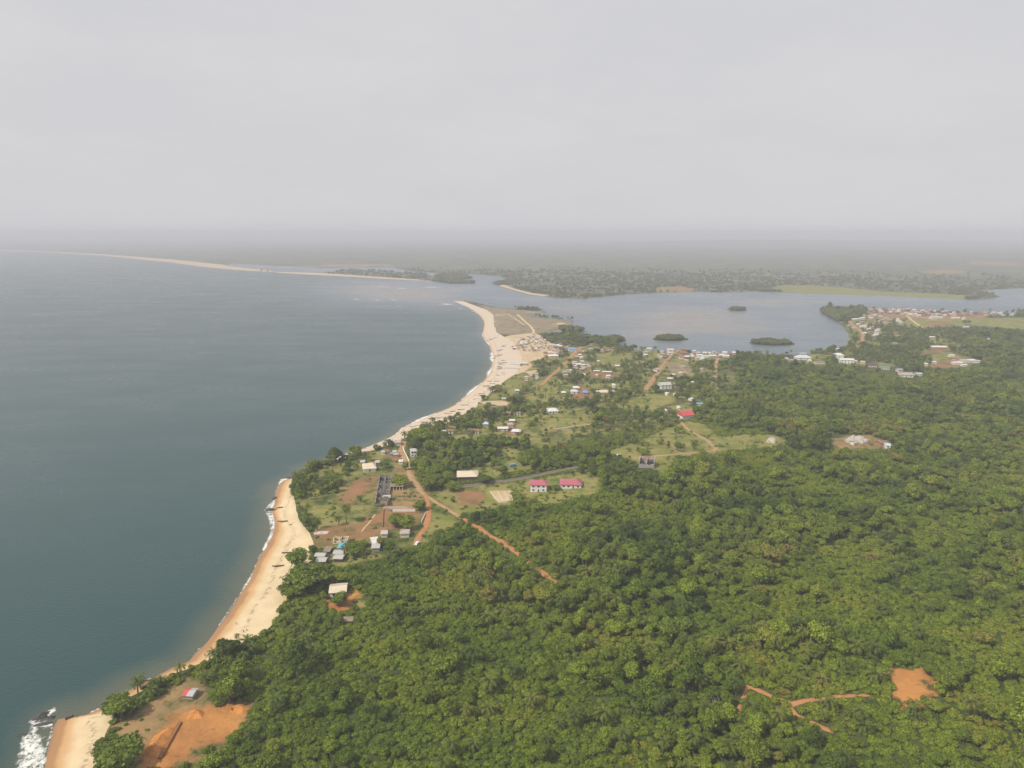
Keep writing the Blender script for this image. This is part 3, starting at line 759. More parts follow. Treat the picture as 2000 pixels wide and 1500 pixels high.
def crown_geo(seed, lobes, spread, zc, zr, lr, nleaf, size, jit=0.45, flat=0.8):
    """many leaf clumps over the shells of uneven lobes, with darker lobe hearts inside"""
    r = np.random.default_rng(seed)
    C, Rd = [], []
    for i in range(lobes):
        if i == 0: c = np.array([0, 0, zc + zr * 0.55])
        else:
            a = 2 * math.pi * (i + r.uniform(-0.35, 0.35)) / (lobes - 1)
            rad = spread * r.uniform(0.45, 1.0)
            c = np.array([rad * math.cos(a), rad * math.sin(a), zc + zr * r.uniform(-0.8, 0.75)])
        q = lr * r.uniform(0.7, 1.25)
        C.append(c); Rd.append(np.array([q, q * r.uniform(0.85, 1.15), q * flat * r.uniform(0.8, 1.1)]))
    parts, pts, nr = [], [], []
    for c, d in zip(C, Rd):
        parts.append(ball(c, d * 0.80, r))
        n = int(nleaf / lobes)
        v = r.normal(0, 1, (n, 3)); v /= np.linalg.norm(v, axis=1)[:, None]
        v[:, 2] = np.where(v[:, 2] < -0.35, -v[:, 2], v[:, 2])
        # clumps inside the lobe: second-level bumps
        bump = 1 + 0.13 * np.sin(v[:, 0] * 7 + seed) * np.sin(v[:, 1] * 7 + 2) + 0.10 * np.sin(v[:, 2] * 9 + c[0] * 5)
        k = r.uniform(0.86, 1.10, (n, 1)) * bump[:, None]
        pts.append(c + v * d * k); nr.append(v + np.array([0, 0, 0.25]))
    pts = np.vstack(pts); nr = np.vstack(nr)
    inside = np.zeros(len(pts), bool)
    for c, d in zip(C, Rd): inside |= (((pts - c) / (d * 0.78)) ** 2).sum(1) < 1
    parts.append(leaf_quads(pts[~inside], nr[~inside], size, jit, r))
    return join(parts), C

def tube(p, rad, seg=6):
    p = np.asarray(p, float); V, F = [], []
    for i in range(len(p)):
        t = p[min(i + 1, len(p) - 1)] - p[max(i - 1, 0)]; t /= np.linalg.norm(t) + 1e-9
        a = np.cross(t, (0.3, 1, 0.1)); a /= np.linalg.norm(a); b = np.cross(t, a)
        for j in range(seg):
            q = 2 * math.pi * j / seg
            V.append(p[i] + rad[i] * (a * math.cos(q) + b * math.sin(q)))
    for i in range(len(p) - 1):
        for j in range(seg):
            F.append((i * seg + j, i * seg + (j + 1) % seg, (i + 1) * seg + (j + 1) % seg, (i + 1) * seg + j))
    return np.array(V), np.array(F)

def trunk_geo(seed, C, top, rad=0.09):
    r = np.random.default_rng(seed + 100)
    lean = r.uniform(-0.1, 0.1, 2)
    parts = [tube([(0, 0, -0.25), (lean[0] * 0.4, lean[1] * 0.4, top * 0.45), (lean[0], lean[1], top)], [rad * 1.35, rad, rad * 0.7])]
    for c in C[1:6]:
        m = np.array([lean[0], lean[1], top * 0.75])
        parts.append(tube([m, (m + c) / 2 + (0, 0, -0.05), c], [rad * 0.55, rad * 0.4, rad * 0.2], 5))
    return join(parts)

def palm_geo(seed, n=24, L=1.0, h=1.0, droop=1.0, dead=0):
    """feather palm: arching fronds each carrying two rows of leaflets"""
    r = np.random.default_rng(seed)
    V, F = [], []
    for i in range(n):
        a = 2 * math.pi * (i * 0.381966 + r.uniform(-0.03, 0.03))
        up = 1.25 - 1.55 * (i / n) ** 1.1 + r.uniform(-0.1, 0.1)
        ln = L * r.uniform(0.85, 1.1)
        d = np.array([math.cos(a), math.sin(a), 0]); side = np.array([-d[1], d[0], 0])
        pts, ang, p = [], up, np.array([0, 0, h])
        m = 7
        for k in range(m + 1):
            pts.append(p.copy())
            p = p + (d * math.cos(ang) + np.array([0, 0, math.sin(ang)])) * ln / m
            ang -= droop * (0.26 + 0.05 * k) * r.uniform(0.8, 1.2)
        nl = 13
        for k in range(nl):
            t = (k + 1.2) / (nl + 0.6) * m; j = min(int(t), m - 1); q = pts[j] + (pts[j + 1] - pts[j]) * (t - j)
            ax = (pts[j + 1] - pts[j]); ax /= np.linalg.norm(ax)
            wl = 0.25 * L * math.sin(math.pi * (0.18 + 0.74 * k / nl)) * r.uniform(0.85, 1.1)
            for sgn in (-1, 1):
                e = q + sgn * side * wl * 0.82 + ax * wl * 0.5 + np.array([0, 0, -wl * r.uniform(0.15, 0.55)])
                b = len(V)
                V += [q - ax * 0.028 * L, q + ax * 0.045 * L, e]
                F.append((b, b + 1, b + 2))
        for k in range(m):
            b = len(V); w = 0.016 * L
            V += [pts[k] - side * w, pts[k] + side * w, pts[k + 1] + side * w, pts[k + 1] - side * w]
            F.append((b, b + 1, b + 2, b + 3))
    return np.array(V), F

def bare_geo(seed):
    r = np.random.default_rng(seed); parts = []
    def grow(p, d, ln, rad, lev):
        e = p + d * ln
        parts.append(tube([p, (p + e) / 2 + r.normal(0, 0.03, 3), e], [rad, rad * 0.8, rad * 0.55], 5 if lev < 2 else 4))
        if lev >= 4: return
        for _ in range(3 if lev else 4):
            q = d + r.normal(0, 0.55, 3); q[2] = abs(q[2]) * 0.7 + 0.15; q /= np.linalg.norm(q)
            grow(e, q, ln * r.uniform(0.5, 0.7), rad * 0.55, lev + 1)
    grow(np.array([0, 0, -0.2]), np.array([0.03, 0, 1.0]), 1.2, 0.07, 0)
    return join(parts)

BROAD = []   # (crown mesh, trunk mesh, template object with both)
specs = [(11, 8, 0.58, 1.10, 0.36, 0.50, 1900, 0.082, 0.85), (12, 11, 0.66, 1.05, 0.28, 0.42, 2000, 0.078, 0.7), (13, 8, 0.50, 1.35, 0.58, 0.44, 1900, 0.082, 1.0),
         (14, 10, 0.62, 1.15, 0.42, 0.40, 1900, 0.078, 0.85), (15, 13, 0.74, 1.00, 0.24, 0.36, 2100, 0.075, 0.65), (16, 7, 0.47, 1.25, 0.50, 0.48, 1800, 0.085, 0.95), (17, 12, 0.60, 1.5, 0.72, 0.38, 2000, 0.078, 0.95), (18, 14, 0.78, 1.1, 0.34, 0.33, 2000, 0.075, 0.8)]
def with_mats(me, mats):
    me.materials.clear()
    for m in mats: me.materials.append(m)
def template(name, geos, mats):
    parts, idx = [], []
    for g, k in geos:
        parts.append(g); idx += [k] * len(g[1])
    V, F = join(parts)
    me = mesh_from(name, V, F)
    with_mats(me, mats)
    me.polygons.foreach_set('material_index', idx)
    return bpy.data.objects.new(name, me)
for s, lb, sp, zc, zr, lr, nl, sz, fl in specs:
    geo, C = crown_geo(s, lb, sp, zc, zr, lr, nl, sz, 0.45, fl)
    tg = trunk_geo(s, C, zc)
    BROAD.append((mesh_from('crown', *geo, M['leaf']), mesh_from('trunk', *tg, M['bark'], True), template('broadleaf_model_%d' % s, [(geo, 0), (tg, 1)], [M['leaf'], M['bark']])))
PALMS = []
for s, n, hh, dr in ((21, 20, 1.1, 0.85), (22, 18, 1.35, 0.95), (23, 22, 0.6, 0.7), (24, 18, 2.2, 1.15)):
    geo = palm_geo(s, n, 1.0, hh, dr)
    r_ = np.random.default_rng(s); lx = r_.uniform(-0.12, 0.12, 2) * hh
    tg = tube([(lx[0], lx[1], -0.3), (lx[0] * 0.5, lx[1] * 0.5, hh * 0.5), (0, 0, hh)], [0.075, 0.055, 0.06])
    PALMS.append((mesh_from('crown', *geo, M['palm']), mesh_from('trunk', *tg, M['bark'], True), template('palm_model_%d' % s, [(geo, 0), (tg, 1)], [M['palm'], M['bark']])))
SHRUBS = []
for s in (31, 32, 33, 34):
    geo, C = crown_geo(s, 6, 0.62, 0.30, 0.22, 0.46, 620, 0.13, 0.5, 0.75)
    SHRUBS.append((mesh_from('shrub', *geo, M['bush']), None, template('shrub_model_%d' % s, [(geo, 0)], [M['bush']])))
MANG = []
for s in (41, 42, 43):
    geo, C = crown_geo(s, 7, 0.66, 0.62, 0.25, 0.46, 520, 0.15, 0.5, 0.8)
    MANG.append((mesh_from('crown', *geo, M['mangrove']), None, template('mangrove_model_%d' % s, [(geo, 0)], [M['mangrove']])))
bare = bare_geo(51)
BARE = mesh_from('crown', *bare, M['palebark'], True)

# ---- scatter: where plants stand
class Pool:
    def __init__(s): s.x, s.y, s.r, s.k, s.z = [], [], [], [], []
    def add(s, x, y, r, k, z=None):
        s.x.append(x); s.y.append(y); s.r.append(r); s.k.append(k); s.z.append(np.full(len(x), np.nan) if z is None else z)
    def get(s):
        x, y, r, k, z = (np.concatenate(v) for v in (s.x, s.y, s.r, s.k, s.z))
        return x, y, np.where(np.isnan(z), hgt(x, y), z), r, k

def jgrid(x0, x1, y0, y1, s, seed):
    r = np.random.default_rng(seed)
    X, Y = np.meshgrid(np.arange(x0, x1, s), np.arange(y0, y1, s * 0.9))
    X[1::2] += s / 2
    return (X + r.uniform(-0.42, 0.42, X.shape) * s).ravel(), (Y + r.uniform(-0.42, 0.42, Y.shape) * s).ravel(), r

ROADS_PX = []   # corridors kept clear
for pts, wpx in (([(792, 862), (786, 872), (784, 884), (789, 896), (800, 918), (813, 945), (831, 966), (870, 990), (897, 1007)], 7), ([(925, 1024), (955, 1043), (992, 1068), (1014, 1086)], 7), ([(1052, 1114), (1094, 1143)], 5),
                 ([(835, 966), (840, 1000), (825, 1035), (808, 1067)], 7), ([(905, 949), (960, 942), (1010, 936), (1060, 926), (1132, 912)], 5), ([(1334, 826), (1366, 851), (1393, 871), (1396, 878), (1350, 885), (1265, 892)], 4),
                 ([(1056, 752), (1090, 722), (1108, 705), (1132, 680)], 6), ([(1261, 761), (1275, 742), (1292, 718), (1327, 683)], 5), ([(1398, 737), (1398, 716), (1405, 690)], 3.5), ([(1673, 677), (1685, 660), (1673, 640), (1660, 626)], 5),
                 ([(1725, 1356), (1650, 1360), (1570, 1366), (1545, 1374), (1555, 1397), (1625, 1428)], 5), ([(1541, 1371), (1480, 1347), (1460, 1339), (1440, 1384)], 5), ([(1078, 838), (1157, 827)], 3), ([(1378, 743), (1404, 756)], 3)):
    for a, b in zip(pts[:-1], pts[1:]):
        d = np.array(b, float) - a; n = np.array([-d[1], d[0]]) / (np.linalg.norm(d) + 1e-9) * wpx
        ROADS_PX.append([tuple(np.array(a) + n), tuple(np.array(b) + n), tuple(np.array(b) - n), tuple(np.array(a) - n)])
VERGE_PX = [[tuple(np.array(q) + (np.array(p_).mean(0) - np.array(q)) * 0.0 + ((np.array(o_) - np.array(q)) * 0.17)) for q, o_ in zip(p_, (p_[3], p_[2], p_[1], p_[0]))] for p_ in ROADS_PX]   # narrower: low growth creeps onto the verges
HOUSE_PX = []   # sight boxes of houses and other low things, filled in by the house table below
# house table: photo x, photo y of the base line, width px, depth m, wall height m, roof rise m, roof shape, roof colour, wall colour, turn deg, windows, label
HT = [
 (369, 1366, 22, 4.6, 1.9, 0.9, 'gable', 'red', 'grey', -6, 0, 'tin hut with half red, half grey roof on the orange clearing'),
 (1053, 961, 35, 11, 5.8, 2.4, 'hip', 'pink', 'white', -3, 3, 'two-storey white house with pink hipped roof beside the paved road'),
 (1117, 954, 44, 12, 3.1, 2.8, 'hip', 'pink', 'white', -4, 4, 'wide single-storey white house with pink hipped roof on the grass'),
 (1338, 819, 27, 12, 4.4, 4.2, 'gable', 'red', 'white', 16, 6, 'white hilltop church with bright red gabled roof'),
 (911, 937, 43, 15, 2.6, 2.0, 'hip', 'cream', 'dark', 4, 0, 'long low pavilion with weathered cream hipped roof by the paved road'),  # dark walls: shade under the roof put into the wall colour
 (714, 921, 26, 15, 2.6, 2.6, 'hip', 'cream', 'white', 14, 1, 'house with broad pale cream hipped roof among seaside trees'),
 (706, 908, 9, 6, 2.4, 1.0, 'gable', 'grey', 'grey', 10, 0, 'small grey shed just behind the broad cream roof'),
 (735, 909, 8, 6, 2.6, 1.2, 'gable', 'grey', 'grey', 10, 0, 'small grey tin shed beside the broad cream roof, on its inland side'),
 (805, 893, 13, 8, 5.6, 1.6, 'hip', 'grey', 'white', 12, 2, 'tall white house with small grey roof beside the beach road'),
 (775, 870, 12, 7, 2.6, 1.4, 'gable', 'greyrust', 'white', 8, 0, 'pale shack at the beach end of the dirt road'),
 (757, 887, 7, 5, 2.6, 1.0, 'gable', 'rust', 'mud', 0, 0, 'small terracotta shack west of the beach road'),
 (764, 892, 7, 5, 2.6, 1.0, 'gable', 'teal', 'grey', 5, 0, 'small dark teal-roofed shack west of the beach road'),
 (771, 888, 8, 5, 2.4, 1.0, 'gable', 'grey', 'cream', -5, 0, 'grey shack beside the teal-roofed one at the beach road'),
 (774, 893, 10, 5, 2.4, 1.0, 'gable', 'greyrust', 'mud', -4, 0, 'rusty grey shack on bare soil beside the beach road'),
 (747, 888, 7, 5, 2.4, 0.9, 'gable', 'grey', 'white', 6, 0, 'pale little shack hidden in trees left of the terracotta shack'),
 (782, 907, 8, 4, 2.6, 0.5, 'shed', 'white', 'white', 4, 0, 'small white kiosk under trees by the beach road'),
 (625, 1093, 20, 4.6, 2.3, 0.9, 'gable', 'grey', 'dark', -2, 0, 'upper of two long grey-roofed sheds nearest the beach'),
 (627, 1104, 20, 5.6, 2.5, 1.0, 'gable', 'grey', 'dark', -2, 2, 'lower of two long grey-roofed sheds nearest the beach, open front'),
 (661, 1088, 20, 5.2, 2.3, 1.0, 'gable', 'grey', 'pink', -2, 0, 'upper of two grey-roofed sheds in front of the blue roof'),
 (661, 1098, 19, 5.8, 2.3, 1.0, 'gable', 'grey', 'dark', -4, 0, 'lower of two grey-roofed sheds, half hidden by forest trees'),
 (640, 1083, 13, 5, 2.2, 0.8, 'shed', 'thatch', 'dark', -8, 0, 'brown thatched lean-to among palms behind the sheds'),
 (667, 1077, 12, 7, 2.6, 1.3, 'gable', 'cyan', 'pink', -3, 0, 'small house with bright blue sheet roof under the round mango tree'),
 (725, 1069, 14, 9, 2.8, 1.3, 'arch', 'white', 'grey', 20, 1, 'white barrel-roofed hut at the forest edge'),
 (732, 1077, 16, 5, 2.4, 0.5, 'shed', 'grey', 'grey', 6, 0, 'flat grey lean-to in front of the white barrel-roofed hut'),
 (749, 1050, 13, 6, 2.6, 1.0, 'gable', 'grey', 'cream', 4, 0, 'pale grey roof just showing above trees near the compound'),
 (789, 1050, 18, 7, 2.8, 1.4, 'gable', 'greyrust', 'cream', 4, 0, 'weathered roof half buried in trees beside the orange track'),
 (655, 1166, 33, 10, 2.9, 1.7, 'gable', 'cream', 'white', 8, 2, 'lone bungalow with patched cream tin roof at forest edge near beach'),
 (678, 1219, 20, 4, 1.9, 0.8, 'gable', 'thatch', 'mud', 4, 0, 'low brown thatched hut sunk in forest below the bungalow'),
 (787, 957, 1, 1, 1, 1, None, None, None, 0, 0, None),
 (1078, 808, 21, 13, 2.8, 2.4, 'hip', 'white', 'white', 8, 3, 'white hip-roofed house alone on the grassy slope above the village'),
 (1101, 771, 9, 7, 2.6, 1.3, 'hip', 'white', 'mud', 0, 0, 'small white-roofed mud house left of the blue-roofed pair'),
 (1122, 769, 14, 9, 2.8, 1.8, 'hip', 'paleblue', 'white', 0, 1, 'pale blue-roofed house at the laterite yard'),
 (1126, 762, 13, 9, 2.8, 1.6, 'hip', 'white', 'mud', 0, 0, 'white-roofed house directly behind the pale blue roof'),
 (1144, 771, 10, 9, 2.8, 1.8, 'hip', 'blue', 'mud', 0, 0, 'small bright blue-roofed house on the orange yard'),
 (1133, 751, 8, 7, 2.8, 1.6, 'hip', 'maroon', 'mud', 0, 0, 'dark maroon-roofed house at the top of the orange yard'),
 (1181, 772, 20, 11, 3.6, 2.2, 'hip', 'cream', 'yellow', 2, 3, 'yellow-walled house with pale cream hipped roof in the village'),
 (1198, 769, 9, 5, 2.4, 0.8, 'shed', 'white', 'grey', -30, 0, 'narrow white lean-to right of the yellow-walled house'),
 (1199, 757, 6, 6, 3.2, 0.8, 'shed', 'white', 'white', 0, 0, 'tiny white box house behind the yellow-walled house'),
 (1165, 768, 7, 4, 2.2, 0.6, 'shed', 'white', 'grey', 0, 0, 'tiny white lean-to left of the yellow-walled house'),
 (948, 833, 12, 8, 2.6, 1.6, 'hip', 'paleblue', 'grey', 0, 0, 'pale blue-grey roof alone in the palms behind the beach'),
 (981, 842, 22, 8, 2.6, 1.0, 'gable', 'white', 'cream', 3, 2, 'long white-roofed building in the cluster behind the beach palms'),
 (1000, 826, 11, 6, 2.4, 1.0, 'gable', 'white', 'mud', 0, 0, 'white roof topmost in the cluster behind the beach palms'),
 (997, 834, 12, 7, 2.5, 1.4, 'hip', 'greyrust', 'pink', 0, 0, 'pinkish rusted roof in the middle of the palm-side cluster'),
 (997, 840, 12, 7, 2.5, 1.6, 'gable', 'rust', 'mud', 0, 0, 'brown rusted roof between the long white and pink-white roofs'),
 (1010, 848, 18, 9, 2.6, 1.7, 'hip', 'white', 'pink', -10, 1, 'pink-white hipped roof, lowest in the palm-side cluster'),
 (993, 812, 9, 7, 2.6, 1.8, 'gable', 'rust', 'mud', 0, 0, 'rust-orange hut under trees above the palm-side cluster'),
 (1012, 812, 8, 5, 3.0, 1.2, 'gable', 'thatch', 'white', 4, 1, 'little white-walled house right of the rust-orange hut'),
 (1010, 767, 8, 6, 2.6, 1.2, 'gable', 'paleblue', 'grey', 0, 0, 'pale blue tin roof in the shore palms above the green field'),
 (984, 783, 8, 6, 2.4, 1.1, 'gable', 'grey', 'mud', 0, 0, 'grey roof at the sandy edge of the green beach field'),
 (961, 794, 10, 6, 2.4, 1.1, 'gable', 'greyrust', 'mud', 6, 0, 'rusty grey roof among palms just above the beach'),
 (931, 847, 10, 7, 2.6, 1.4, 'gable', 'rust', 'white', 0, 1, 'white-walled rust-roofed house, middle of the row behind the beach'),
 (918, 846, 11, 6, 2.4, 1.2, 'gable', 'rust', 'pink', 0, 0, 'pink-walled house with rusty roof in the row behind the beach'),
 (880, 847, 12, 7, 2.6, 1.3, 'gable', 'rust', 'white', 0, 1, 'white house with red-brown roof nearest the big tree by the beach'),
 (866, 848, 10, 6, 2.4, 1.1, 'gable', 'white', 'white', 0, 0, 'white shack left of the red-brown roof near the beach'),
 (1299, 760, 24, 15, 5.2, 2.6, 'gable', 'grey', 'white', 6, 3, 'large white two-storey house with grey roof beside the village road'),
 (1322, 756, 14, 9, 3.2, 1.6, 'gable', 'grey', 'cream', 4, 2, 'grey-roofed house right of the large white two-storey house'),
 (1281, 726, 8, 8, 3.0, 1.8, 'gable', 'greyrust', 'white', 25, 1, 'white gable-fronted house close to the village road'),
 (1165, 728, 12, 5, 2.6, 0.8, 'gable', 'white', 'mud', -3, 0, 'shorter of two long white school roofs on the laterite yard'),
 (1186, 730, 18, 6, 2.6, 0.9, 'gable', 'white', 'mud', -3, 0, 'longer of two long white school roofs on the laterite yard'),
 (1188, 738, 8, 6, 2.8, 1.0, 'gable', 'white', 'white', 4, 0, 'white box building below the long school roofs'),
 (1166, 735, 4, 4, 2.2, 0.6, 'gable', 'white', 'white', 0, 0, 'tiny white hut in the laterite school yard'),
 (1142, 732, 6, 6, 2.6, 1.4, 'gable', 'rust', 'white', 30, 0, 'white-gabled hut left of the laterite school yard'),
 (1118, 686, 17, 12, 3.2, 2.4, 'hip', 'blue', 'white', 0, 2, 'large bright blue-roofed building where the orange road ends'),
 (1081, 699, 20, 12, 3.0, 2.0, 'hip', 'white', 'pink', 6, 2, 'large shining white roof between sand and village road'),
 (1006, 714, 22, 8, 2.8, 0.9, 'gable', 'paleblue', 'white', -4, 0, 'long blue-grey fish shed standing on the beach'),
 (1024, 713, 13, 8, 2.6, 0.8, 'gable', 'white', 'grey', -6, 0, 'white fish shed on the beach behind the blue-grey shed'),
 (998, 721, 30, 5, 2.2, 0.7, 'gable', 'cream', 'white', -3, 0, 'very long low cream-roofed shed on the beach'),
 (1267, 684, 11, 7, 2.6, 1.2, 'gable', 'white', 'cream', 0, 0, 'white-roofed house topmost of the lagoon-side trio left of the road'),
 (1262, 691, 9, 7, 2.6, 1.2, 'gable', 'greyrust', 'pink', 0, 0, 'pinkish house in the middle of the lagoon-side trio'),
 (1258, 696, 13, 6, 2.6, 1.0, 'gable', 'white', 'cream', 0, 0, 'long white roof lowest of the lagoon-side trio'),
 (1310, 687, 12, 8, 3.4, 1.4, 'gable', 'cream', 'white', 0, 1, 'cream-roofed house at the lagoon end of the village road'),
 (1309, 693, 11, 7, 3.0, 1.2, 'gable', 'grey', 'white', 0, 1, 'grey-roofed white house one row below the cream roof'),
 (1337, 686, 11, 8, 2.6, 1.6, 'gable', 'rust', 'mud', 0, 0, 'brown rusted roof on the lagoon shore right of the road'),
 (1335, 692, 14, 8, 2.6, 1.6, 'gable', 'rust', 'mud', 0, 0, 'wide brown rusted roof just inland of the lagoon shore'),
 (1332, 701, 9, 8, 2.6, 1.6, 'gable', 'pink', 'white', 0, 0, 'small pink-roofed house in the lagoon-side village'),
 (1343, 704, 11, 7, 2.8, 1.3, 'gable', 'maroon', 'white', -12, 0, 'white wall with dark roof right of the small pink roof'),
 (1368, 697, 12, 9, 2.6, 1.0, 'gable', 'white', 'white', -6, 0, 'left of three bright white roofs by the lagoon shore'),
 (1378, 699, 12, 9, 2.6, 1.0, 'gable', 'white', 'white', 0, 0, 'middle of three bright white roofs by the lagoon shore'),
 (1392, 698, 14, 9, 2.6, 1.0, 'gable', 'white', 'white', 6, 0, 'right of three bright white roofs by the lagoon shore'),
 (1420, 698, 12, 8, 2.6, 1.1, 'gable', 'white', 'white', -8, 0, 'white roof right of the narrow track near the lagoon'),
 (1292, 706, 15, 6, 2.6, 1.2, 'gable', 'rust', 'cream', 0, 0, 'long rusty-roofed house left of the village road'),
 (1315, 735, 7, 5, 2.4, 1.0, 'gable', 'white', 'mud', 0, 0, 'tiny white roof right of the village road in trees'),
 (1309, 743, 10, 6, 2.4, 1.0, 'gable', 'white', 'mud', 0, 0, 'white roof just above the large two-storey house'),
 (1353, 750, 5, 5, 2.4, 0.9, 'gable', 'white', 'mud', 0, 0, 'tiny white roof in forest right of the grey-roofed house'),
 (1306, 772, 6, 5, 2.4, 1.1, 'gable', 'white', 'white', -40, 0, 'white slanted hut at the edge of the green clearing'),
 (1319, 774, 7, 5, 2.4, 1.0, 'gable', 'cream', 'cream', 0, 0, 'cream hut at the edge of the green clearing'),
 (1348, 783, 6, 5, 2.6, 1.0, 'gable', 'white', 'white', 30, 0, 'white hut in trees above the red-roofed church'),
 (1367, 793, 11, 5, 2.6, 0.9, 'gable', 'cyan', 'white', 0, 0, 'pale blue-roofed hut in trees right above the church'),
 (1326, 800, 6, 5, 2.4, 0.6, 'shed', 'white', 'white', 0, 0, 'little white shelter behind the red-roofed church'),
 (1304, 803, 10, 5, 2.8, 1.2, 'gable', 'maroon', 'white', 20, 0, 'maroon-roofed hut with white gable left of the church'),
 (1334, 719, 8, 6, 2.4, 1.0, 'gable', 'greyrust', 'pink', 0, 0, 'pinkish hut upper of two beside the dry clearing'),
 (1341, 727, 7, 6, 2.4, 1.2, 'gable', 'rust', 'cream', 0, 0, 'rusty hut lower of two beside the dry clearing'),
 (1330, 731, 7, 4, 2.2, 0.6, 'shed', 'cream', 'cream', 0, 0, 'low cream slab hut at the dry clearing'),
 (1371, 724, 5, 5, 2.6, 1.0, 'gable', 'greyrust', 'pink', 0, 0, 'pink hut in trees left of the narrow track'),
 (1206, 718, 9, 6, 2.6, 1.2, 'gable', 'white', 'mud', 0, 0, 'white-fronted hut alone in the scrub above the school'),
 (1167, 709, 8, 6, 2.6, 1.2, 'gable', 'white', 'mud', 0, 0, 'hut with white roof in scrub right of the orange road'),
 (1572, 703, 30, 15, 3.4, 3.6, 'hip', 'paleblue', 'white', -4, 2, 'large blue-grey hip-roofed hall by the lagoon trees'),
 (1569, 694, 13, 8, 3.0, 1.0, 'gable', 'grey', 'grey', 0, 0, 'grey roof peeping behind the blue-grey hip-roofed hall'),
 (1603, 711, 20, 7, 3.2, 1.1, 'gable', 'thatch', 'cream', -8, 0, 'cream-walled long shed right of the blue-grey hall'),
 (1642, 699, 17, 14, 4.0, 3.0, 'hip', 'white', 'white', -8, 1, 'white pyramid-roofed building behind the big white one'),
 (1658, 710, 28, 14, 5.4, 1.8, 'gable', 'white', 'white', -12, 4, 'big glaring white two-storey building among forest'),
 (1672, 709, 8, 6, 2.8, 0.6, 'shed', 'cream', 'cream', -8, 0, 'cream annex at the right end of the big white building'),
 (1687, 710, 8, 5, 2.6, 0.5, 'shed', 'cream', 'cream', -8, 0, 'low cream block right of the cream annex'),
 (1705, 717, 19, 9, 3.0, 2.2, 'gable', 'maroon', 'white', -6, 4, 'dark maroon-roofed bungalow with white openings in the forest'),
 (1730, 722, 18, 9, 3.2, 1.4, 'gable', 'teal', 'white', -8, 3, 'white bungalow with dull teal roof in the forest'),
 (1759, 726, 11, 7, 3.2, 1.0, 'gable', 'greyrust', 'white', -4, 3, 'white-fronted house above the brown-roofed one'),
 (1773, 737, 28, 12, 3.4, 2.6, 'gable', 'greyrust', 'white', -10, 3, 'wide brown-roofed house with white walls, lowest of the forest row'),
 (1797, 735, 11, 8, 2.6, 2.0, 'arch', 'grey', 'white', -6, 0, 'white arched hut right of the wide brown-roofed house'),
 (1808, 714, 9, 6, 2.8, 1.0, 'gable', 'white', 'white', 0, 0, 'left of two small white houses beside the laterite yard'),
 (1824, 711, 11, 7, 3.0, 1.0, 'gable', 'white', 'white', 0, 1, 'right of two small white houses beside the laterite yard'),
 (1836, 681, 30, 9, 2.6, 2.0, 'gable', 'white', 'mud', -4, 0, 'long pale roof standing over bare orange soil'),
 (1860, 697, 10, 6, 2.6, 1.0, 'gable', 'white', 'white', 0, 0, 'small white roof between the long pale roof and the hospital roofs'),
 (1872, 712, 18, 9, 2.8, 1.2, 'gable', 'white', 'white', -4, 0, 'front white roof of the forest compound'),
 (1886, 708, 16, 9, 3.0, 1.3, 'gable', 'grey', 'white', -4, 0, 'grey middle roof of the forest compound'),
 (1899, 708, 14, 9, 3.2, 1.6, 'gable', 'white', 'white', 2, 0, 'bright white central roof of the forest compound'),
 (1911, 709, 14, 8, 2.8, 1.2, 'gable', 'grey', 'white', -12, 0, 'rearmost grey roof of the forest compound'),
 (1884, 716, 10, 6, 2.6, 1.0, 'gable', 'white', 'white', 4, 0, 'lowest little white roof of the forest compound'),
 (1870, 704, 12, 7, 2.6, 1.4, 'gable', 'rust', 'pink', 0, 0, 'pink-rust roof at the back of the forest compound'),
 (1582, 707, 6, 5, 2.4, 0.8, 'gable', 'white', 'white', 0, 0, 'tiny white hut in front of the blue-grey hall'),
 (1546, 706, 8, 5, 2.4, 0.9, 'gable', 'greyrust', 'pink', 0, 0, 'small pink hut left of the blue-grey hall'),
 (1537, 703, 6, 5, 2.4, 0.9, 'gable', 'white', 'white', 0, 0, 'tiny white hut furthest left of the blue-grey hall'),
 (1635, 684, 8, 6, 2.4, 1.0, 'gable', 'white', 'cream', 0, 0, 'little white hut near the lagoon behind the white buildings'),
 (1727, 871, 17, 9, 2.6, 1.6, 'gable', 'rust', 'mud', 0, 0, 'rusty brown roof beside the quarried boulders in the forest'),
 (1738, 876, 10, 7, 3.0, 1.2, 'gable', 'paleblue', 'white', -15, 1, 'small white hut with pale roof right of the quarried boulders'),
 (1750, 653, 10, 7, 2.8, 1.6, 'gable', 'rust', 'pink', 0, 0, 'pink-walled red-roofed house in trees right of the lagoon road'),
 (1821, 661, 11, 7, 2.6, 1.2, 'gable', 'white', 'pink', 0, 0, 'white and pink roof in the scrub below the sports field'),
 (1748, 673, 8, 5, 2.4, 0.8, 'gable', 'grey', 'grey', 0, 0, 'grey roof glinting in dark trees right of the lagoon road'),
 (1930, 664, 6, 5, 2.6, 0.8, 'gable', 'white', 'white', 0, 0, 'lone white hut in the far right woods'),
 (1830, 622, 26, 9, 3.0, 1.2, 'gable', 'white', 'white', 0, 0, 'longest white school block at the edge of the far town'),
 (1868, 623, 16, 9, 3.0, 1.2, 'gable', 'white', 'cream', 0, 0, 'second pale school block at the edge of the far town'),
 (1883, 624, 5, 5, 3.4, 1.0, 'gable', 'white', 'white', 0, 0, 'small bright white cube beside the pale school blocks'),
 (1779, 615, 9, 8, 3.0, 1.4, 'gable', 'white', 'white', 0, 0, 'bright white house alone left of the far town'),
 (1930, 616, 8, 7, 2.8, 1.2, 'gable', 'red', 'cream', 0, 0, 'red-roofed house at the right end of the far town'),
 (1888, 640, 12, 4, 2.2, 0.6, 'shed', 'white', 'white', 0, 0, 'low white stand beside the lone tree on the far field'),
]
HT = [h for h in HT if h[11]]
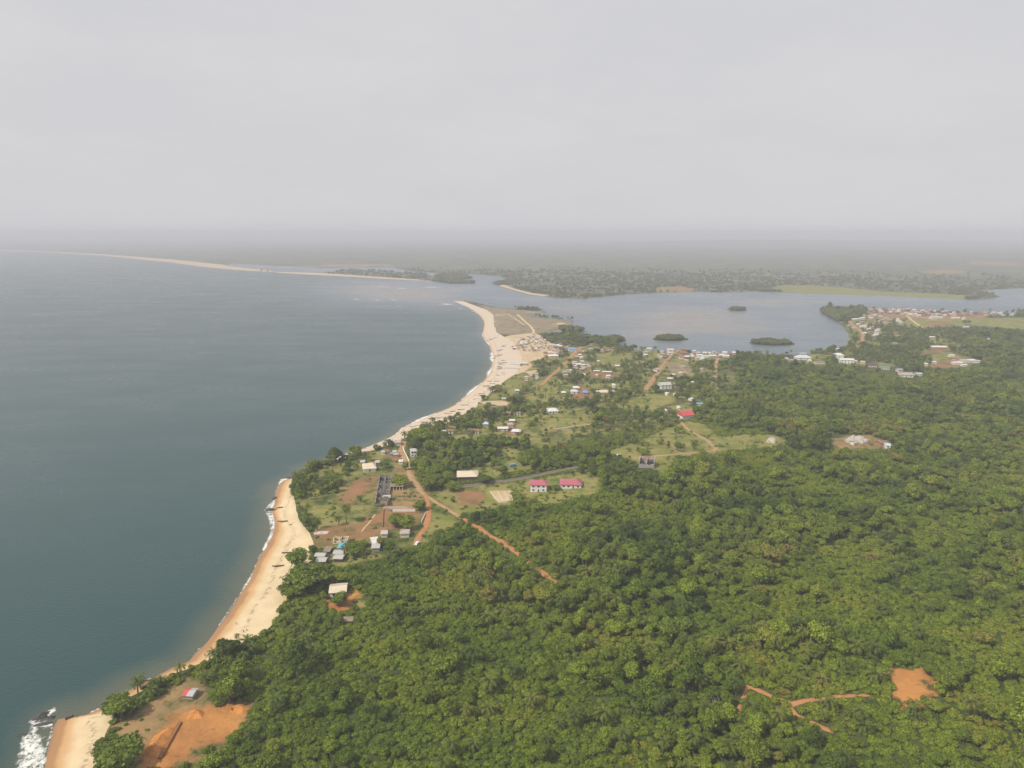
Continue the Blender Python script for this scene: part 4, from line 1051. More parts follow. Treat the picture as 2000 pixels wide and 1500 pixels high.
RC_ = {'white': 'white-roofed', 'grey': 'grey-roofed', 'greyrust': 'rusty grey-roofed', 'rust': 'rust-brown-roofed', 'thatch': 'thatched', 'paleblue': 'pale blue-roofed', 'maroon': 'dark maroon-roofed'}
def cluster(poly, n, wr, cols, label, group, seed, gap):
    r = np.random.default_rng(seed); out = []; p = np.array(poly, float); lo, hi = p.min(0), p.max(0); tries = 0
    while len(out) < n and tries < 6000:
        tries += 1
        q = r.uniform(lo, hi)
        if not inpoly_px(q[:1], q[1:], [poly])[0]: continue
        if any(abs(q[0] - o[0]) < gap[0] and abs(q[1] - o[1]) < gap[1] for o in out): continue
        if any(abs(q[0] - h[0]) < h[2] * 0.6 + 3 and abs(q[1] - h[1]) < 4 for h in HT): continue
        if inpoly_px(q[:1], q[1:], ROADS_PX)[0]: continue
        c = cols[r.integers(0, len(cols))]
        out.append((q[0], q[1], r.uniform(*wr), r.uniform(5, 8), r.uniform(2.2, 2.9), r.uniform(0.9, 1.7), 'gable' if r.random() < 0.8 else 'hip', c[0], c[1], r.uniform(-14, 14), 0, RC_[c[0]] + ' ' + label, group))
    return out
W_ = [('white', 'white'), ('grey', 'cream'), ('greyrust', 'mud'), ('rust', 'mud'), ('white', 'pink'), ('greyrust', 'pink')]
CL = []
CL += cluster([(1000, 672), (1018, 658), (1045, 655), (1075, 662), (1086, 678), (1066, 684), (1035, 688), (1000, 684)], 62, (3.2, 6.0), [('thatch', 'mud'), ('greyrust', 'mud'), ('grey', 'grey'), ('thatch', 'cream'), ('white', 'mud'), ('paleblue', 'grey')], 'small hut in the fishing camp on the sand', 'huts of the fishing camp', 1, (4.6, 2.0))
CL += cluster([(1064, 692), (1082, 676), (1105, 672), (1114, 678), (1100, 690), (1085, 694)], 16, (5, 8), W_, 'small house between fishing camp and blue-roofed building', 'houses between the fishing camp and the blue roof', 2, (6, 2.6))
CL += cluster([(1114, 727), (1120, 706), (1131, 690), (1142, 690), (1138, 706), (1150, 718), (1152, 724), (1130, 728)], 20, (6, 10), W_, 'house lining the right side of the orange village road', 'houses lining the orange village road', 3, (7, 3.0))
CL += cluster([(1094, 733), (1110, 724), (1112, 736), (1098, 738)], 4, (6, 10), W_, 'small hut in the gap left of the school trees', 'small roofs by the school trees', 4, (8, 3))
CL += cluster([(1150, 684), (1175, 679), (1208, 684), (1206, 689), (1160, 688)], 8, (5, 8), [('rust', 'mud'), ('thatch', 'mud'), ('greyrust', 'pink')], 'mud-brick house in the row above the green field', 'mud-brick row above the green field', 5, (6, 2))
CL += cluster([(1020, 745), (1032, 735), (1052, 732), (1050, 742), (1030, 750)], 7, (5, 8), W_, 'shack at the lower end of the orange village road', 'shacks at the lower end of the orange road', 6, (6, 3))
CL += cluster([(1335, 700), (1350, 688), (1366, 690), (1400, 690), (1440, 692), (1436, 698), (1400, 702), (1360, 704)], 20, (5, 9), W_, 'house packed along the lagoon shore', 'houses packed along the lagoon shore', 7, (7, 2.6))
CL += cluster([(1286, 700), (1290, 688), (1300, 686), (1302, 700)], 5, (5, 8), W_, 'small house left of the lagoon end of the village road', 'houses left of the lagoon end of the road', 8, (6, 3))
CL += cluster([(1654, 640), (1660, 622), (1700, 614), (1735, 622), (1772, 626), (1768, 634), (1720, 636), (1715, 660), (1690, 664), (1690, 645), (1672, 645)], 44, (5, 9), W_, 'house scattered in trees along the far lagoon road', 'houses along the far lagoon road', 9, (7, 2.4))
CL += cluster([(1690, 606), (1760, 603), (1800, 606), (1920, 611), (1960, 611), (1945, 618), (1800, 618), (1710, 612)], 100, (5, 9), [('rust', 'mud'), ('rust', 'mud'), ('maroon', 'mud'), ('greyrust', 'cream'), ('white', 'white'), ('grey', 'white')], 'house in the crowded far town', 'houses of the far town', 10, (5.5, 1.5))
CL += cluster([(1960, 611), (2000, 611), (1998, 616), (1950, 618)], 5, (5, 8), [('white', 'white'), ('grey', 'white')], 'small house at the right end of the far shore', 'pale houses at the far right shore', 11, (8, 2))
for h in HT + CL:
    k = mpp(h[0], h[1]); e = (h[4] * 0.94 + h[5] + 0.3 * h[3]) / k
    HOUSE_PX.append([(h[0] - h[2] * 0.56, h[1] + 1), (h[0] + h[2] * 0.56, h[1] + 1), (h[0] + h[2] * 0.56, h[1] - e * 0.8), (h[0] - h[2] * 0.56, h[1] - e * 0.8)])
HOUSE_PX += [[(730, 986), (764, 986), (764, 922), (730, 922)], [(760, 960), (790, 960), (790, 948), (760, 948)], [(745, 1001), (812, 1001), (812, 990), (745, 990)], [(1243, 918), (1284, 918), (1284, 890), (1243, 890)],
             [(1620, 875), (1700, 875), (1700, 848), (1620, 848)], [(1495, 868), (1520, 868), (1520, 852), (1495, 852)], [(994, 912), (1008, 912), (1008, 902), (994, 902)], [(810, 1068), (820, 1068), (820, 1056), (810, 1056)],
             [(955, 982), (1000, 982), (1000, 955), (955, 955)], [(614, 1046), (642, 1046), (642, 1034), (614, 1034)], [(652, 1064), (676, 1064), (676, 1050), (652, 1050)]]

def clear_mask(x, y, z, r, hfac, polys, frac=(0.0, 0.5, 0.92)):
    """True where a plant would stand in, or hide, open ground that the photo shows open"""
    bad = np.zeros(len(x), bool)
    for f in frac:
        px, py, _ = project(x, y, z + f * hfac * r)
        bad |= inpoly_px(px, py, polys)
    return bad

trees, palms, shrubs, mang = Pool(), Pool(), Pool(), Pool()
# broadleaf forest and village trees
x, y, r_ = jgrid(-460, 1500, 120, 1900, 5.5, 1)
z = hgt(x, y); px, py, f = project(x, y, z)
ok = (f > 50) & (px > -120) & (px < 2120) & (py < 1640)
x, y, z, px, py = (v[ok] for v in (x, y, z, px, py))
sd = sdf(np.stack([x, y], 1), gINLAND)
ok = sd > 1.5
x, y, z, px, py, sd = (v[ok] for v in (x, y, z, px, py, sd))
n1 = fbm(x, y, 75, 11); n2 = fbm(x, y, 38, 21)
rad = np.clip(np.exp(r_.normal(1.03, 0.38, len(x))), 1.5, 7.0) * (1 + 0.2 * n1)
vil = inpoly_px(px, py, VILLAGE); town = inpoly_px(px, py, TOWN); bush = inpoly_px(px, py, BUSHY) & (n2 > -0.35)
prob = np.full(len(x), 0.93)
prob[n1 < -0.10] = 0.22
prob[vil] = np.where(n2[vil] > -0.04, 0.74, 0.07)
prob[bush] = 0.12
prob[town] = 0.05
corner = (sd < 16) & (px < 430) & (py > 1230)
prob[corner] = 0.22; rad[corner] *= 0.62
rad[vil] *= 0.85; rad[bush] *= 0.7
em = r_.random(len(x)) < 0.02
rad[em & ~vil & ~bush] *= 1.55
opn = clear_mask(x, y, z, rad, 2.0, SOIL + TAN + SAND)
opg = clear_mask(x, y, z, rad, 2.0, GRASS)
rad = np.where(opg, rad * 0.7, rad)
opn |= opg & ((r_.random(len(x)) > 0.13) | (n2 < 0.0) | (py < 660))
rd = clear_mask(x, y, z, rad, 2.0, ROADS_PX + HOUSE_PX, (0.0, 0.35, 0.7, 1.0))
keep = (r_.random(len(x)) < prob) & ~opn & ~rd
ispalm = r_.random(len(x)) < np.where(vil, 0.22, np.where(sd < 40, 0.3, 0.13 + 0.16 * (n2 > 0.1)))
kb = keep & ~ispalm
trees.add(x[kb], y[kb], rad[kb], r_.integers(0, len(BROAD), kb.sum()))
kp = keep & ispalm
palms.add(x[kp], y[kp], r_.uniform(3.6, 5.6, kp.sum()), np.where(vil[kp] & (sd[kp] > 12), r_.choice([0, 1, 3, 3], kp.sum()), r_.choice([0, 0, 1, 2], kp.sum())))
# a second, sparser layer of palms over the bushy ground
kq = bush & (r_.random(len(x)) < 0.16) & ~rd & ~opn
palms.add(x[kq], y[kq], r_.uniform(3.4, 5.0, kq.sum()), r_.choice([0, 2], kq.sum()))
# low growth
x, y, r_ = jgrid(-420, 900, 130, 1000, 3.5, 2)
z = hgt(x, y); px, py, f = project(x, y, z)
ok = (px > -60) & (px < 2060) & (py < 1600) & (f > 50)
x, y, z, px, py = (v[ok] for v in (x, y, z, px, py))
sd = sdf(np.stack([x, y], 1), gINLAND); n1 = fbm(x, y, 75, 11); n2 = fbm(x, y, 38, 21); n3 = fbm(x, y, 16, 8)
vil = inpoly_px(px, py, VILLAGE); bush = inpoly_px(px, py, BUSHY)
grs = inpoly_px(px, py, GRASS); tanm = inpoly_px(px, py, TAN); bare_ = inpoly_px(px, py, SOIL + SAND)
prob = np.where(n1 < -0.08, 0.97, 0.62); prob[bush] = 0.95; prob[vil] = np.where(n2[vil] > 0.10, 0.55, 0.05)
prob[grs] = np.where(n3[grs] > 0.20, 0.42, 0.02); prob[tanm] = np.where(n3[tanm] > 0.15, 0.3, 0.015); prob[bare_] = np.where(n3[bare_] > 0.28, 0.10, 0.004)
rad = r_.uniform(1.3, 2.9, len(x)); rad[grs | tanm | vil] *= 0.6
rd = clear_mask(x, y, z, rad, 0.9, VERGE_PX + HOUSE_PX, (0.0, 0.5)) | (clear_mask(x, y, z, rad, 0.9, SOIL + SAND, (0.6,)) & ~bare_)
ks = (sd > 0.8) & (r_.random(len(x)) < prob) & ~rd
shrubs.add(x[ks], y[ks], rad[ks], r_.integers(0, 4, ks.sum()))
# woods beyond the lagoon and mangrove on the islets
x, y, r_ = jgrid(-1700, 3100, 1500, 4300, 13.0, 3)
px, py, f = project(x, y, 2.0)
ok = (px > -60) & (px < 2060) & (f > 50)
x, y, px, py = x[ok], y[ok], px[ok], py[ok]
Pm = np.stack([x, y], 1)
sf = np.maximum(sdf(Pm, gFAR, 3000), sdf(Pm, gBAR, 300))
op = inpoly_px(px, py, TAN + GRASS + SAND) | (sdf(Pm, bb, 50) > -12) | (sdf(Pm, cb, 50) > -9)
n1 = fbm(x, y, 160, 31)
edge = np.clip(1 - sf / 90, 0, 1)
keep = (sf > 3) & ~op & (r_.random(len(x)) < np.where(n1 > -0.15, 0.55, 0.2) * (0.45 + 0.9 * edge) * np.clip((4300 - np.hypot(x, y)) / 1500, 0, 1))
mang.add(x[keep], y[keep], r_.uniform(4.5, 9.0, keep.sum()) * (0.8 + 0.25 * n1[keep]), r_.integers(0, 3, keep.sum()), np.full(keep.sum(), 1.0))
ISL = []
for q, poly in enumerate(gISLETS):
    lo, hi = poly.min(0), poly.max(0)
    x, y, r_ = jgrid(lo[0], hi[0], lo[1], hi[1], 6.5 if q >= 2 else 12, 60 + q)
    ks = sdf(np.stack([x, y], 1), poly) > -2.0
    ISL.append((x[ks], y[ks], r_.uniform(3.6, 6.4, ks.sum()) * (1.0 if q >= 2 else 1.6)))
# mangrove fringe of the near lagoon shore
for poly in ([(1100, 641), (1138, 644), (1134, 647), (1098, 646)], [(1150, 660), (1190, 660), (1218, 663), (1204, 667), (1160, 665)], [(1604, 605), (1680, 606), (1672, 622), (1640, 626), (1622, 618)], [(1066, 660), (1115, 657), (1150, 668), (1140, 676), (1085, 672)]):
    g = GP(poly); lo, hi = g.min(0), g.max(0)
    x, y, r_ = jgrid(lo[0], hi[0], lo[1], hi[1], 7.5, int(poly[0][0]))
    ks = sdf(np.stack([x, y], 1), g) > -3
    mang.add(x[ks], y[ks], r_.uniform(4.0, 7.5, ks.sum()), r_.integers(0, 3, ks.sum()), np.full(ks.sum(), 1.2))

# ---- the largest in view become single things, the rest one mass each
def plant(kind, meshes, loc, rad, rz, label, cat, group=None, sz=1.0):
    crown, trunk = meshes[0], meshes[1]
    if trunk is None:
        o = link(kind, crown); o.location = loc; o.rotation_euler = (0, 0, rz); o.scale = (rad, rad, rad * sz)
    else:
        o = empty(kind, loc, rz); o.scale = (rad, rad, rad * sz)
        link('trunk', trunk, o); link('crown', crown, o)
    return tag(o, label, cat, group)

_ng = {}
def scatter(name, x, y, z, r, k, models, label, cat, seed=0):
    if len(x) == 0: return
    cname = name + '_models'
    coll = bpy.data.collections.new(cname)
    for q, m in enumerate(models): coll.objects.link(m[2])
    q_ = np.random.default_rng(seed)
    me = bpy.data.meshes.new(name)
    me.vertices.add(len(x)); me.vertices.foreach_set('co', np.stack([x, y, z], 1).astype(np.float32).ravel())
    names = sorted(m[2].name for m in models)
    order = np.array([names.index(m[2].name) for m in models])
    a = me.attributes.new('pick', 'INT', 'POINT'); a.data.foreach_set('value', order[k].astype(np.int32))
    a = me.attributes.new('turn', 'FLOAT_VECTOR', 'POINT')
    a.data.foreach_set('vector', np.stack([q_.normal(0, 0.05, len(x)), q_.normal(0, 0.05, len(x)), q_.uniform(0, 6.283, len(x))], 1).astype(np.float32).ravel())
    a = me.attributes.new('size', 'FLOAT_VECTOR', 'POINT')
    a.data.foreach_set('vector', np.stack([r, r, r * q_.uniform(0.8, 1.2, len(x))], 1).astype(np.float32).ravel())
    ng = bpy.data.node_groups.new(name + '_scatter', 'GeometryNodeTree')
    ng.interface.new_socket('Geometry', in_out='INPUT', socket_type='NodeSocketGeometry')
    ng.interface.new_socket('Geometry', in_out='OUTPUT', socket_type='NodeSocketGeometry')
    gi, go = ng.nodes.new('NodeGroupInput'), ng.nodes.new('NodeGroupOutput')
    ci = ng.nodes.new('GeometryNodeCollectionInfo'); ci.inputs['Collection'].default_value = coll
    ci.inputs['Separate Children'].default_value = True; ci.inputs['Reset Children'].default_value = True
    ip = ng.nodes.new('GeometryNodeInstanceOnPoints'); ip.inputs['Pick Instance'].default_value = True
    def na(nm, dt):
        n = ng.nodes.new('GeometryNodeInputNamedAttribute'); n.data_type = dt; n.inputs['Name'].default_value = nm
        return next(o for o in n.outputs if o.enabled and o.name == 'Attribute')
    L = ng.links.new
    L(gi.outputs[0], ip.inputs['Points']); L(ci.outputs[0], ip.inputs['Instance'])
    L(na('pick', 'INT'), ip.inputs['Instance Index']); L(na('turn', 'FLOAT_VECTOR'), ip.inputs['Rotation']); L(na('size', 'FLOAT_VECTOR'), ip.inputs['Scale'])
    L(ip.outputs[0], go.inputs[0])
    o = link(name, me)
    md = o.modifiers.new('scatter', 'NODES'); md.node_group = ng
    return tag(o, label, cat, kind='stuff')

def largest(P, n, hf):
    x, y, z, r, k = P
    px, py, f = project(x, y, z + r * hf * 0.5)
    inside = (px > 10) & (px < 1990) & (py > 0) & (py < 1492)
    score = np.where(inside, r / f, 0)
    o = np.argsort(-score)[:n]
    m = np.zeros(len(x), bool); m[o] = True
    return m

MARKS = [((340, 1430), 'by the orange dug clearing'), ((230, 1460), 'at the back of the corner beach'), ((480, 1290), 'on the scrubby slope above the narrow beach'), ((650, 1190), 'around the lone bungalow'),
         ((560, 1180), 'beside the near beach'), ((700, 1090), 'by the grey-roofed sheds'), ((620, 960), 'on the wooded point'), ((830, 1080), 'below the end of the orange track'), ((980, 1060), 'along the diagonal orange track'),
         ((1080, 1150), 'where the diagonal track fades out'), ((1780, 1340), 'around the orange pit'), ((1470, 1360), 'by the bend of the lower right tracks'), ((1600, 1400), 'below the fork of the lower right tracks'),
         ((1640, 1310), 'above the lower right tracks'), ((1160, 1250), 'around the pale dead tree'), ((700, 1330), 'in the left part of the lower forest'), ((560, 1450), 'between the dug clearing and the forest depth'),
         ((820, 1460), 'at the bottom edge left of centre'), ((1080, 1460), 'at the bottom edge near centre'), ((1320, 1460), 'at the bottom edge below the small orange gap'), ((1560, 1480), 'at the bottom edge under the forked track'),
         ((1800, 1470), 'at the bottom edge below the orange pit'), ((1950, 1440), 'in the lower right corner'), ((1950, 1250), 'at the right edge above the orange pit'), ((1700, 1150), 'around the white-trunked tree'), ((1400, 1200), 'in the middle of the forest'),
         ((950, 1250), 'in the forest left of the pale dead tree'), ((1300, 1050), 'below the ruined house on the hill'), ((1060, 980), 'near the two pink-roofed houses'), ((1900, 1000), 'in the upper right forest'), ((870, 900), 'in the grove by the beach road')]
def near_mark(px, py):
    return min(MARKS, key=lambda m: (m[0][0] - px) ** 2 + (m[0][1] - py) ** 2)[1]
SHAPES = {'broadleaf_tree': ['round domed', 'broad low', 'tall oval', 'lumpy domed', 'flat spreading', 'compact round', 'tall lumpy', 'wide many-lobed'], 'palm_tree': ['arching', 'taller', 'stemless star-shaped', 'slender tall-stemmed'], 'shrub': ['rounded', 'lumpy', 'spreading', 'clumped']}
def plant_label(kind, k, r, px, py):
    big = {'broadleaf_tree': (3.4, 5.2), 'palm_tree': (4.2, 5.1), 'shrub': (2.2, 2.6)}[kind]
    size = 'smaller' if r < big[0] else ('large' if r > big[1] else 'mid-sized')
    noun = {'broadleaf_tree': 'broadleaf tree', 'palm_tree': 'feather palm', 'shrub': 'green shrub'}[kind]
    return '%s %s %s %s' % (size, SHAPES[kind][k], noun, near_mark(px, py))

def grow(P, n, hf, models, kind, label, cat, group, mass, mlabel, mcat, seed, sink=0.15):
    x, y, z, r, k = P
    z = z - sink
    m = largest(P, n, hf)
    q_ = np.random.default_rng(seed)
    for i in np.nonzero(m)[0]:
        qx, qy, _ = project(x[i], y[i], z[i] + r[i] * hf * 0.6)
        plant(kind, models[k[i]], (x[i], y[i], z[i]), r[i], q_.uniform(0, 6.28), plant_label(kind, k[i], r[i], qx, qy), cat, group, q_.uniform(0.85, 1.15))
    m = ~m
    scatter(mass, x[m], y[m], z[m], r[m], k[m], models, mlabel, mcat, seed)
T_, P_, S_, G_ = trees.get(), palms.get(), shrubs.get(), mang.get()
print('plants', len(T_[0]), len(P_[0]), len(S_[0]), len(G_[0]))
grow(T_, 262, 2.0, BROAD, 'broadleaf_tree', 'leafy green broadleaf tree in the near forest canopy', 'tree', 'broadleaf trees of the near forest', 'forest', 'dense green broadleaf forest covering the land behind the shore', 'forest', 5)
grow(P_, 290, 1.5, PALMS, 'palm_tree', 'feather-leaved palm with arching fronds rising from the near forest', 'palm', 'palms scattered through the near forest', 'palm_grove', 'many distant palms mixed into forest and village', 'palm grove', 6)
grow(S_, 280, 0.8, SHRUBS, 'shrub', 'low bright green shrub in the near undergrowth', 'shrub', 'shrubs of the near undergrowth', 'undergrowth', 'bright green low undergrowth between the trees', 'undergrowth', 7)
scatter('far_forest', *G_, MANG, 'hazy grey-green forest along the far shores of the lagoon', 'forest', 8)
for q, (x, y, r) in enumerate(ISL):
    lab = ['wooded mangrove islet in the river mouth channel', 'low thin mangrove islet just behind the far sandbar', 'small dark mangrove island at lagoon centre, nearer the village road', 'larger dark mangrove island before the white-roofed buildings', 'tiny mangrove island far out in the lagoon'][q]
    scatter('mangrove_island', x, y, np.full(len(x), 0.2), r, np.random.default_rng(q).integers(0, 3, len(x)), MANG, lab, 'mangrove', 90 + q)
# ------------------------------------------------------------------ buildings
_um = {}
def unit(kind, mat):
    """unit meshes shared by every wall, roof, window and door of one material"""
    if (kind, mat) in _um: return _um[(kind, mat)]
    if kind == 'box':
        V = [(x, y, z) for z in (0, 1) for x, y in ((-.5, -.5), (.5, -.5), (.5, .5), (-.5, .5))]
        F = [(0, 3, 2, 1), (4, 5, 6, 7), (0, 1, 5, 4), (1, 2, 6, 5), (2, 3, 7, 6), (3, 0, 4, 7)]
    elif kind == 'gable':
        V = [(-.5, -.5, 0), (.5, -.5, 0), (.5, .5, 0), (-.5, .5, 0), (-.5, 0, 1), (.5, 0, 1), (-.5, -.5, -.1), (.5, -.5, -.1), (.5, .5, -.1), (-.5, .5, -.1)]
        F = [(0, 1, 5, 4), (2, 3, 4, 5), (0, 4, 3), (1, 2, 5), (6, 9, 8, 7), (6, 7, 1, 0), (7, 8, 2, 1), (8, 9, 3, 2), (9, 6, 0, 3)]
    elif kind == 'hip':
        V = [(-.5, -.5, 0), (.5, -.5, 0), (.5, .5, 0), (-.5, .5, 0), (-.22, 0, 1), (.22, 0, 1), (-.5, -.5, -.1), (.5, -.5, -.1), (.5, .5, -.1), (-.5, .5, -.1)]
        F = [(0, 1, 5, 4), (2, 3, 4, 5), (0, 4, 3), (1, 2, 5), (6, 9, 8, 7), (6, 7, 1, 0), (7, 8, 2, 1), (8, 9, 3, 2), (9, 6, 0, 3)]
    elif kind == 'shed':
        V = [(-.5, -.5, 0), (.5, -.5, 0), (.5, .5, 1), (-.5, .5, 1), (-.5, -.5, -.2), (.5, -.5, -.2), (.5, .5, .8), (-.5, .5, .8)]
        F = [(0, 1, 2, 3), (7, 6, 5, 4), (0, 4, 5, 1), (1, 5, 6, 2), (2, 6, 7, 3), (3, 7, 4, 0)]
    elif kind == 'arch':
        V, F, n = [], [], 8
        for i in range(n + 1):
            a = math.pi * i / n
            V += [(-.5, -.5 * math.cos(a), math.sin(a)), (.5, -.5 * math.cos(a), math.sin(a))]
        for i in range(n): F.append((2 * i, 2 * i + 1, 2 * i + 3, 2 * i + 2))
        F += [tuple(range(0, 2 * n + 2, 2))[::-1], tuple(range(1, 2 * n + 2, 2)), (0, 2 * n, 2 * n + 1, 1)]
    elif kind == 'cyl':
        n = 14
        V = [(math.cos(2 * math.pi * i / n) * .5, s, math.sin(2 * math.pi * i / n) * .5) for s in (-.5, .5) for i in range(n)]
        F = [(i, (i + 1) % n, n + (i + 1) % n, n + i) for i in range(n)] + [tuple(range(n))[::-1], tuple(range(n, 2 * n))]
    me = mesh_from(kind, V, F, M[mat]); _um[(kind, mat)] = me
    return me

def piece(name, kind, mat, parent, loc, scale, rz=0.0):
    o = link(name, unit(kind, mat), parent)
    o.location = loc; o.scale = scale; o.rotation_euler = (0, 0, rz)
    return o

def house(h):
    px, py, wpx, d, hh, rh, shape, rc, wc, rot, nwin, label = h[:12]
    group = h[12] if len(h) > 12 else None
    x, y = G(px, py); w = wpx * mpp(px, py)
    dd = min(d, max(w * 0.9, 3.0)) if group else d
    base = float(hgt(x, y)); a = R(rot)
    # the base line is the near wall: step back by half the depth
    cx, cy_ = x - math.sin(a) * (-dd / 2), y + math.cos(a) * dd / 2
    e = empty('hut' if ('hut' in label or 'shack' in label or 'shed' in label) else 'house', (cx, cy_, base), a)
    w0 = w / 1.10
    piece('wall', 'box', 'wall_' + wc, e, (0, 0, -1.0), (w0, dd, hh + 1.0))
    rf = piece('roof', shape, 'roof_' + rc, e, (0, 0, hh + 0.02), (w0 + min(1.2, w * 0.1) + 0.3, dd + 1.1, rh))
    if shape == 'gable' and not group and w > 9:
        piece('ridge_cap', 'box', 'roof_grey', rf, (0, 0, 0.985), (1.0, 0.05, 0.05))
    if nwin:
        sto = 2 if hh > 5 else 1
        for s in range(sto):
            z0 = 0.95 + s * 2.8
            for i in range(nwin):
                u = (i + 0.5) / nwin - 0.5
                if s == 0 and i == nwin // 2:
                    piece('door', 'box', 'wood', e, (u * w0 * 0.92, -dd / 2 - 0.03, 0.0), (1.1, 0.1, 2.2)); continue
                wi = piece('window', 'box', 'pane', e, (u * w0 * 0.92, -dd / 2 - 0.02, z0), (min(1.5, w0 / nwin * 0.5), 0.08, 1.25))
        piece('window', 'box', 'pane', e, (-w0 / 2 - 0.02, 0, 1.0), (0.08, 1.3, 1.2))
    cat = 'hut' if e.name.startswith('hut') else 'house'
    return tag(e, label, cat, group)
for h in HT + CL: house(h)
# red half of the patched tin hut: its right half is bare grey sheet
for o in list(COL.objects):
    if o.get('label', '').startswith('tin hut with half red'):
        rf = [c for c in o.children if c.name.startswith('roof')][0]
        g = piece('roof_sheet', 'gable', 'roof_grey', o, (rf.scale.x * 0.22, 0, rf.location.z + 0.05), (rf.scale.x * 0.58, rf.scale.y * 1.02, rf.scale.z * 1.02))
        piece('stone', 'box', 'stone', o, (-1.2, 2.6, 0), (2.8, 0.8, 0.9))

# long walls: each one thing
def wall_line(name, pts, hgtm, thick, mat, label, cat='wall', coping=None):
    p = GP(pts); x0, y0 = p[0]; z0 = float(hgt(x0, y0))
    e = empty(name, (x0, y0, z0))
    for a, b in zip(p[:-1], p[1:]):
        d = b - a; L = float(np.linalg.norm(d)); m = (a + b) / 2
        zz = float(hgt(m[0], m[1])) - z0
        piece('wall_panel', 'box', mat, e, (m[0] - x0, m[1] - y0, zz - 0.6), (L, thick, hgtm + 0.6), math.atan2(d[1], d[0]))
        if coping: piece('coping', 'box', coping, e, (m[0] - x0, m[1] - y0, zz + hgtm + 0.003), (L + 0.1, thick + 0.12, 0.12), math.atan2(d[1], d[0]))
    return tag(e, label, cat)
wall_line('compound_wall', [(749, 996), (760, 995), (795, 995)], 1.8, 0.3, 'wall_pink', 'rear pale wall of the roadside compound', coping='wall_white')
wall_line('compound_wall', [(767, 999), (790, 999), (811, 999)], 2.0, 0.3, 'wall_white', 'front white wall of the roadside compound', coping='wall_pink')
wall_line('compound_wall', [(749, 996), (748, 1010), (747, 1030)], 1.0, 0.25, 'wall_mud', 'low brown side wall of the roadside compound')
wall_line('roadside_wall', [(831, 1004), (827, 1013), (823, 1021)], 1.3, 0.25, 'wall_white', 'short white wall beside the orange track')
wall_line('roadside_kerb', [(787, 874), (790, 884), (795, 893), (799, 902)], 0.7, 0.5, 'wall_cream', 'pale low kerb wall along the beach road', coping='wall_white')
wall_line('roadside_kerb', [(845, 938), (849, 946), (853, 953), (858, 956)], 0.7, 0.4, 'wall_cream', 'pale low kerb wall at the road junction')
wall_line('earth_bank', [(352, 1412), (343, 1428), (333, 1446), (323, 1464), (312, 1483)], 0.8, 1.3, 'earthdark', 'dark straight earth bank across the orange dug clearing', 'bank')  # its dark tone is painted shade along the bank
wall_line('garden_wall', [(1090, 838), (1105, 836), (1120, 833)], 0.8, 0.4, 'wall_white', 'white-topped low wall along the brown footpath')

# white foundation pit of block rows
def foundation():
    c = GP([(958, 961), (982, 959), (998, 959), (1000, 975), (976, 981)])
    x0, y0 = c.mean(0); z0 = float(hgt(x0, y0)); e = empty('house_foundation', (x0, y0, z0))
    P4 = GP([(958, 961), (996, 959), (1001, 977), (974, 981)])
    for a, b in ((0, 1), (1, 2), (2, 3), (3, 0)):
        A, B = P4[a], P4[b]; d = B - A; m = (A + B) / 2
        piece('block_row', 'box', 'wall_cream', e, (m[0] - x0, m[1] - y0, -0.3), (float(np.linalg.norm(d)), 0.4, 0.75), math.atan2(d[1], d[0]))
    for t in (0.35, 0.7):
        A = P4[0] * (1 - t) + P4[1] * t; B = P4[3] * (1 - t) + P4[2] * t; d = B - A; m = (A + B) / 2
        piece('block_row', 'box', 'wall_cream', e, (m[0] - x0, m[1] - y0, -0.3), (float(np.linalg.norm(d)), 0.4, 0.6), math.atan2(d[1], d[0]))
    tag(e, 'sandy house foundation laid out in block rows beside the red field', 'foundation')
foundation()

def jagged_wall(p0, p1, h0, h1, th, seed):
    """broken stone wall with an uneven top, as one mesh"""
    r = np.random.default_rng(seed); p0, p1 = np.array(p0, float), np.array(p1, float)
    L = np.linalg.norm(p1 - p0); n = max(3, int(L / 1.1)); d = (p1 - p0) / L; nn = np.array([-d[1], d[0]]) * th / 2
    V, F = [], []
    hh = np.interp(np.linspace(0, 1, n + 1), np.linspace(0, 1, 5), r.uniform(h0, h1, 5)) + r.uniform(-0.5, 0.5, n + 1)
    for i in range(n + 1):
        q = p0 + d * L * i / n
        for s in (-1, 1):
            V += [(q[0] + s * nn[0], q[1] + s * nn[1], -0.8), (q[0] + s * nn[0], q[1] + s * nn[1], max(0.5, hh[i] + r.uniform(-.2, .2)))]
    for i in range(n):
        b = i * 4
        F += [(b, b + 4, b + 5, b + 1), (b + 3, b + 7, b + 6, b + 2), (b + 1, b + 5, b + 7, b + 3)]
    F += [(0, 1, 3, 2), (n * 4 + 2, n * 4 + 3, n * 4 + 1, n * 4)]
    return V, F
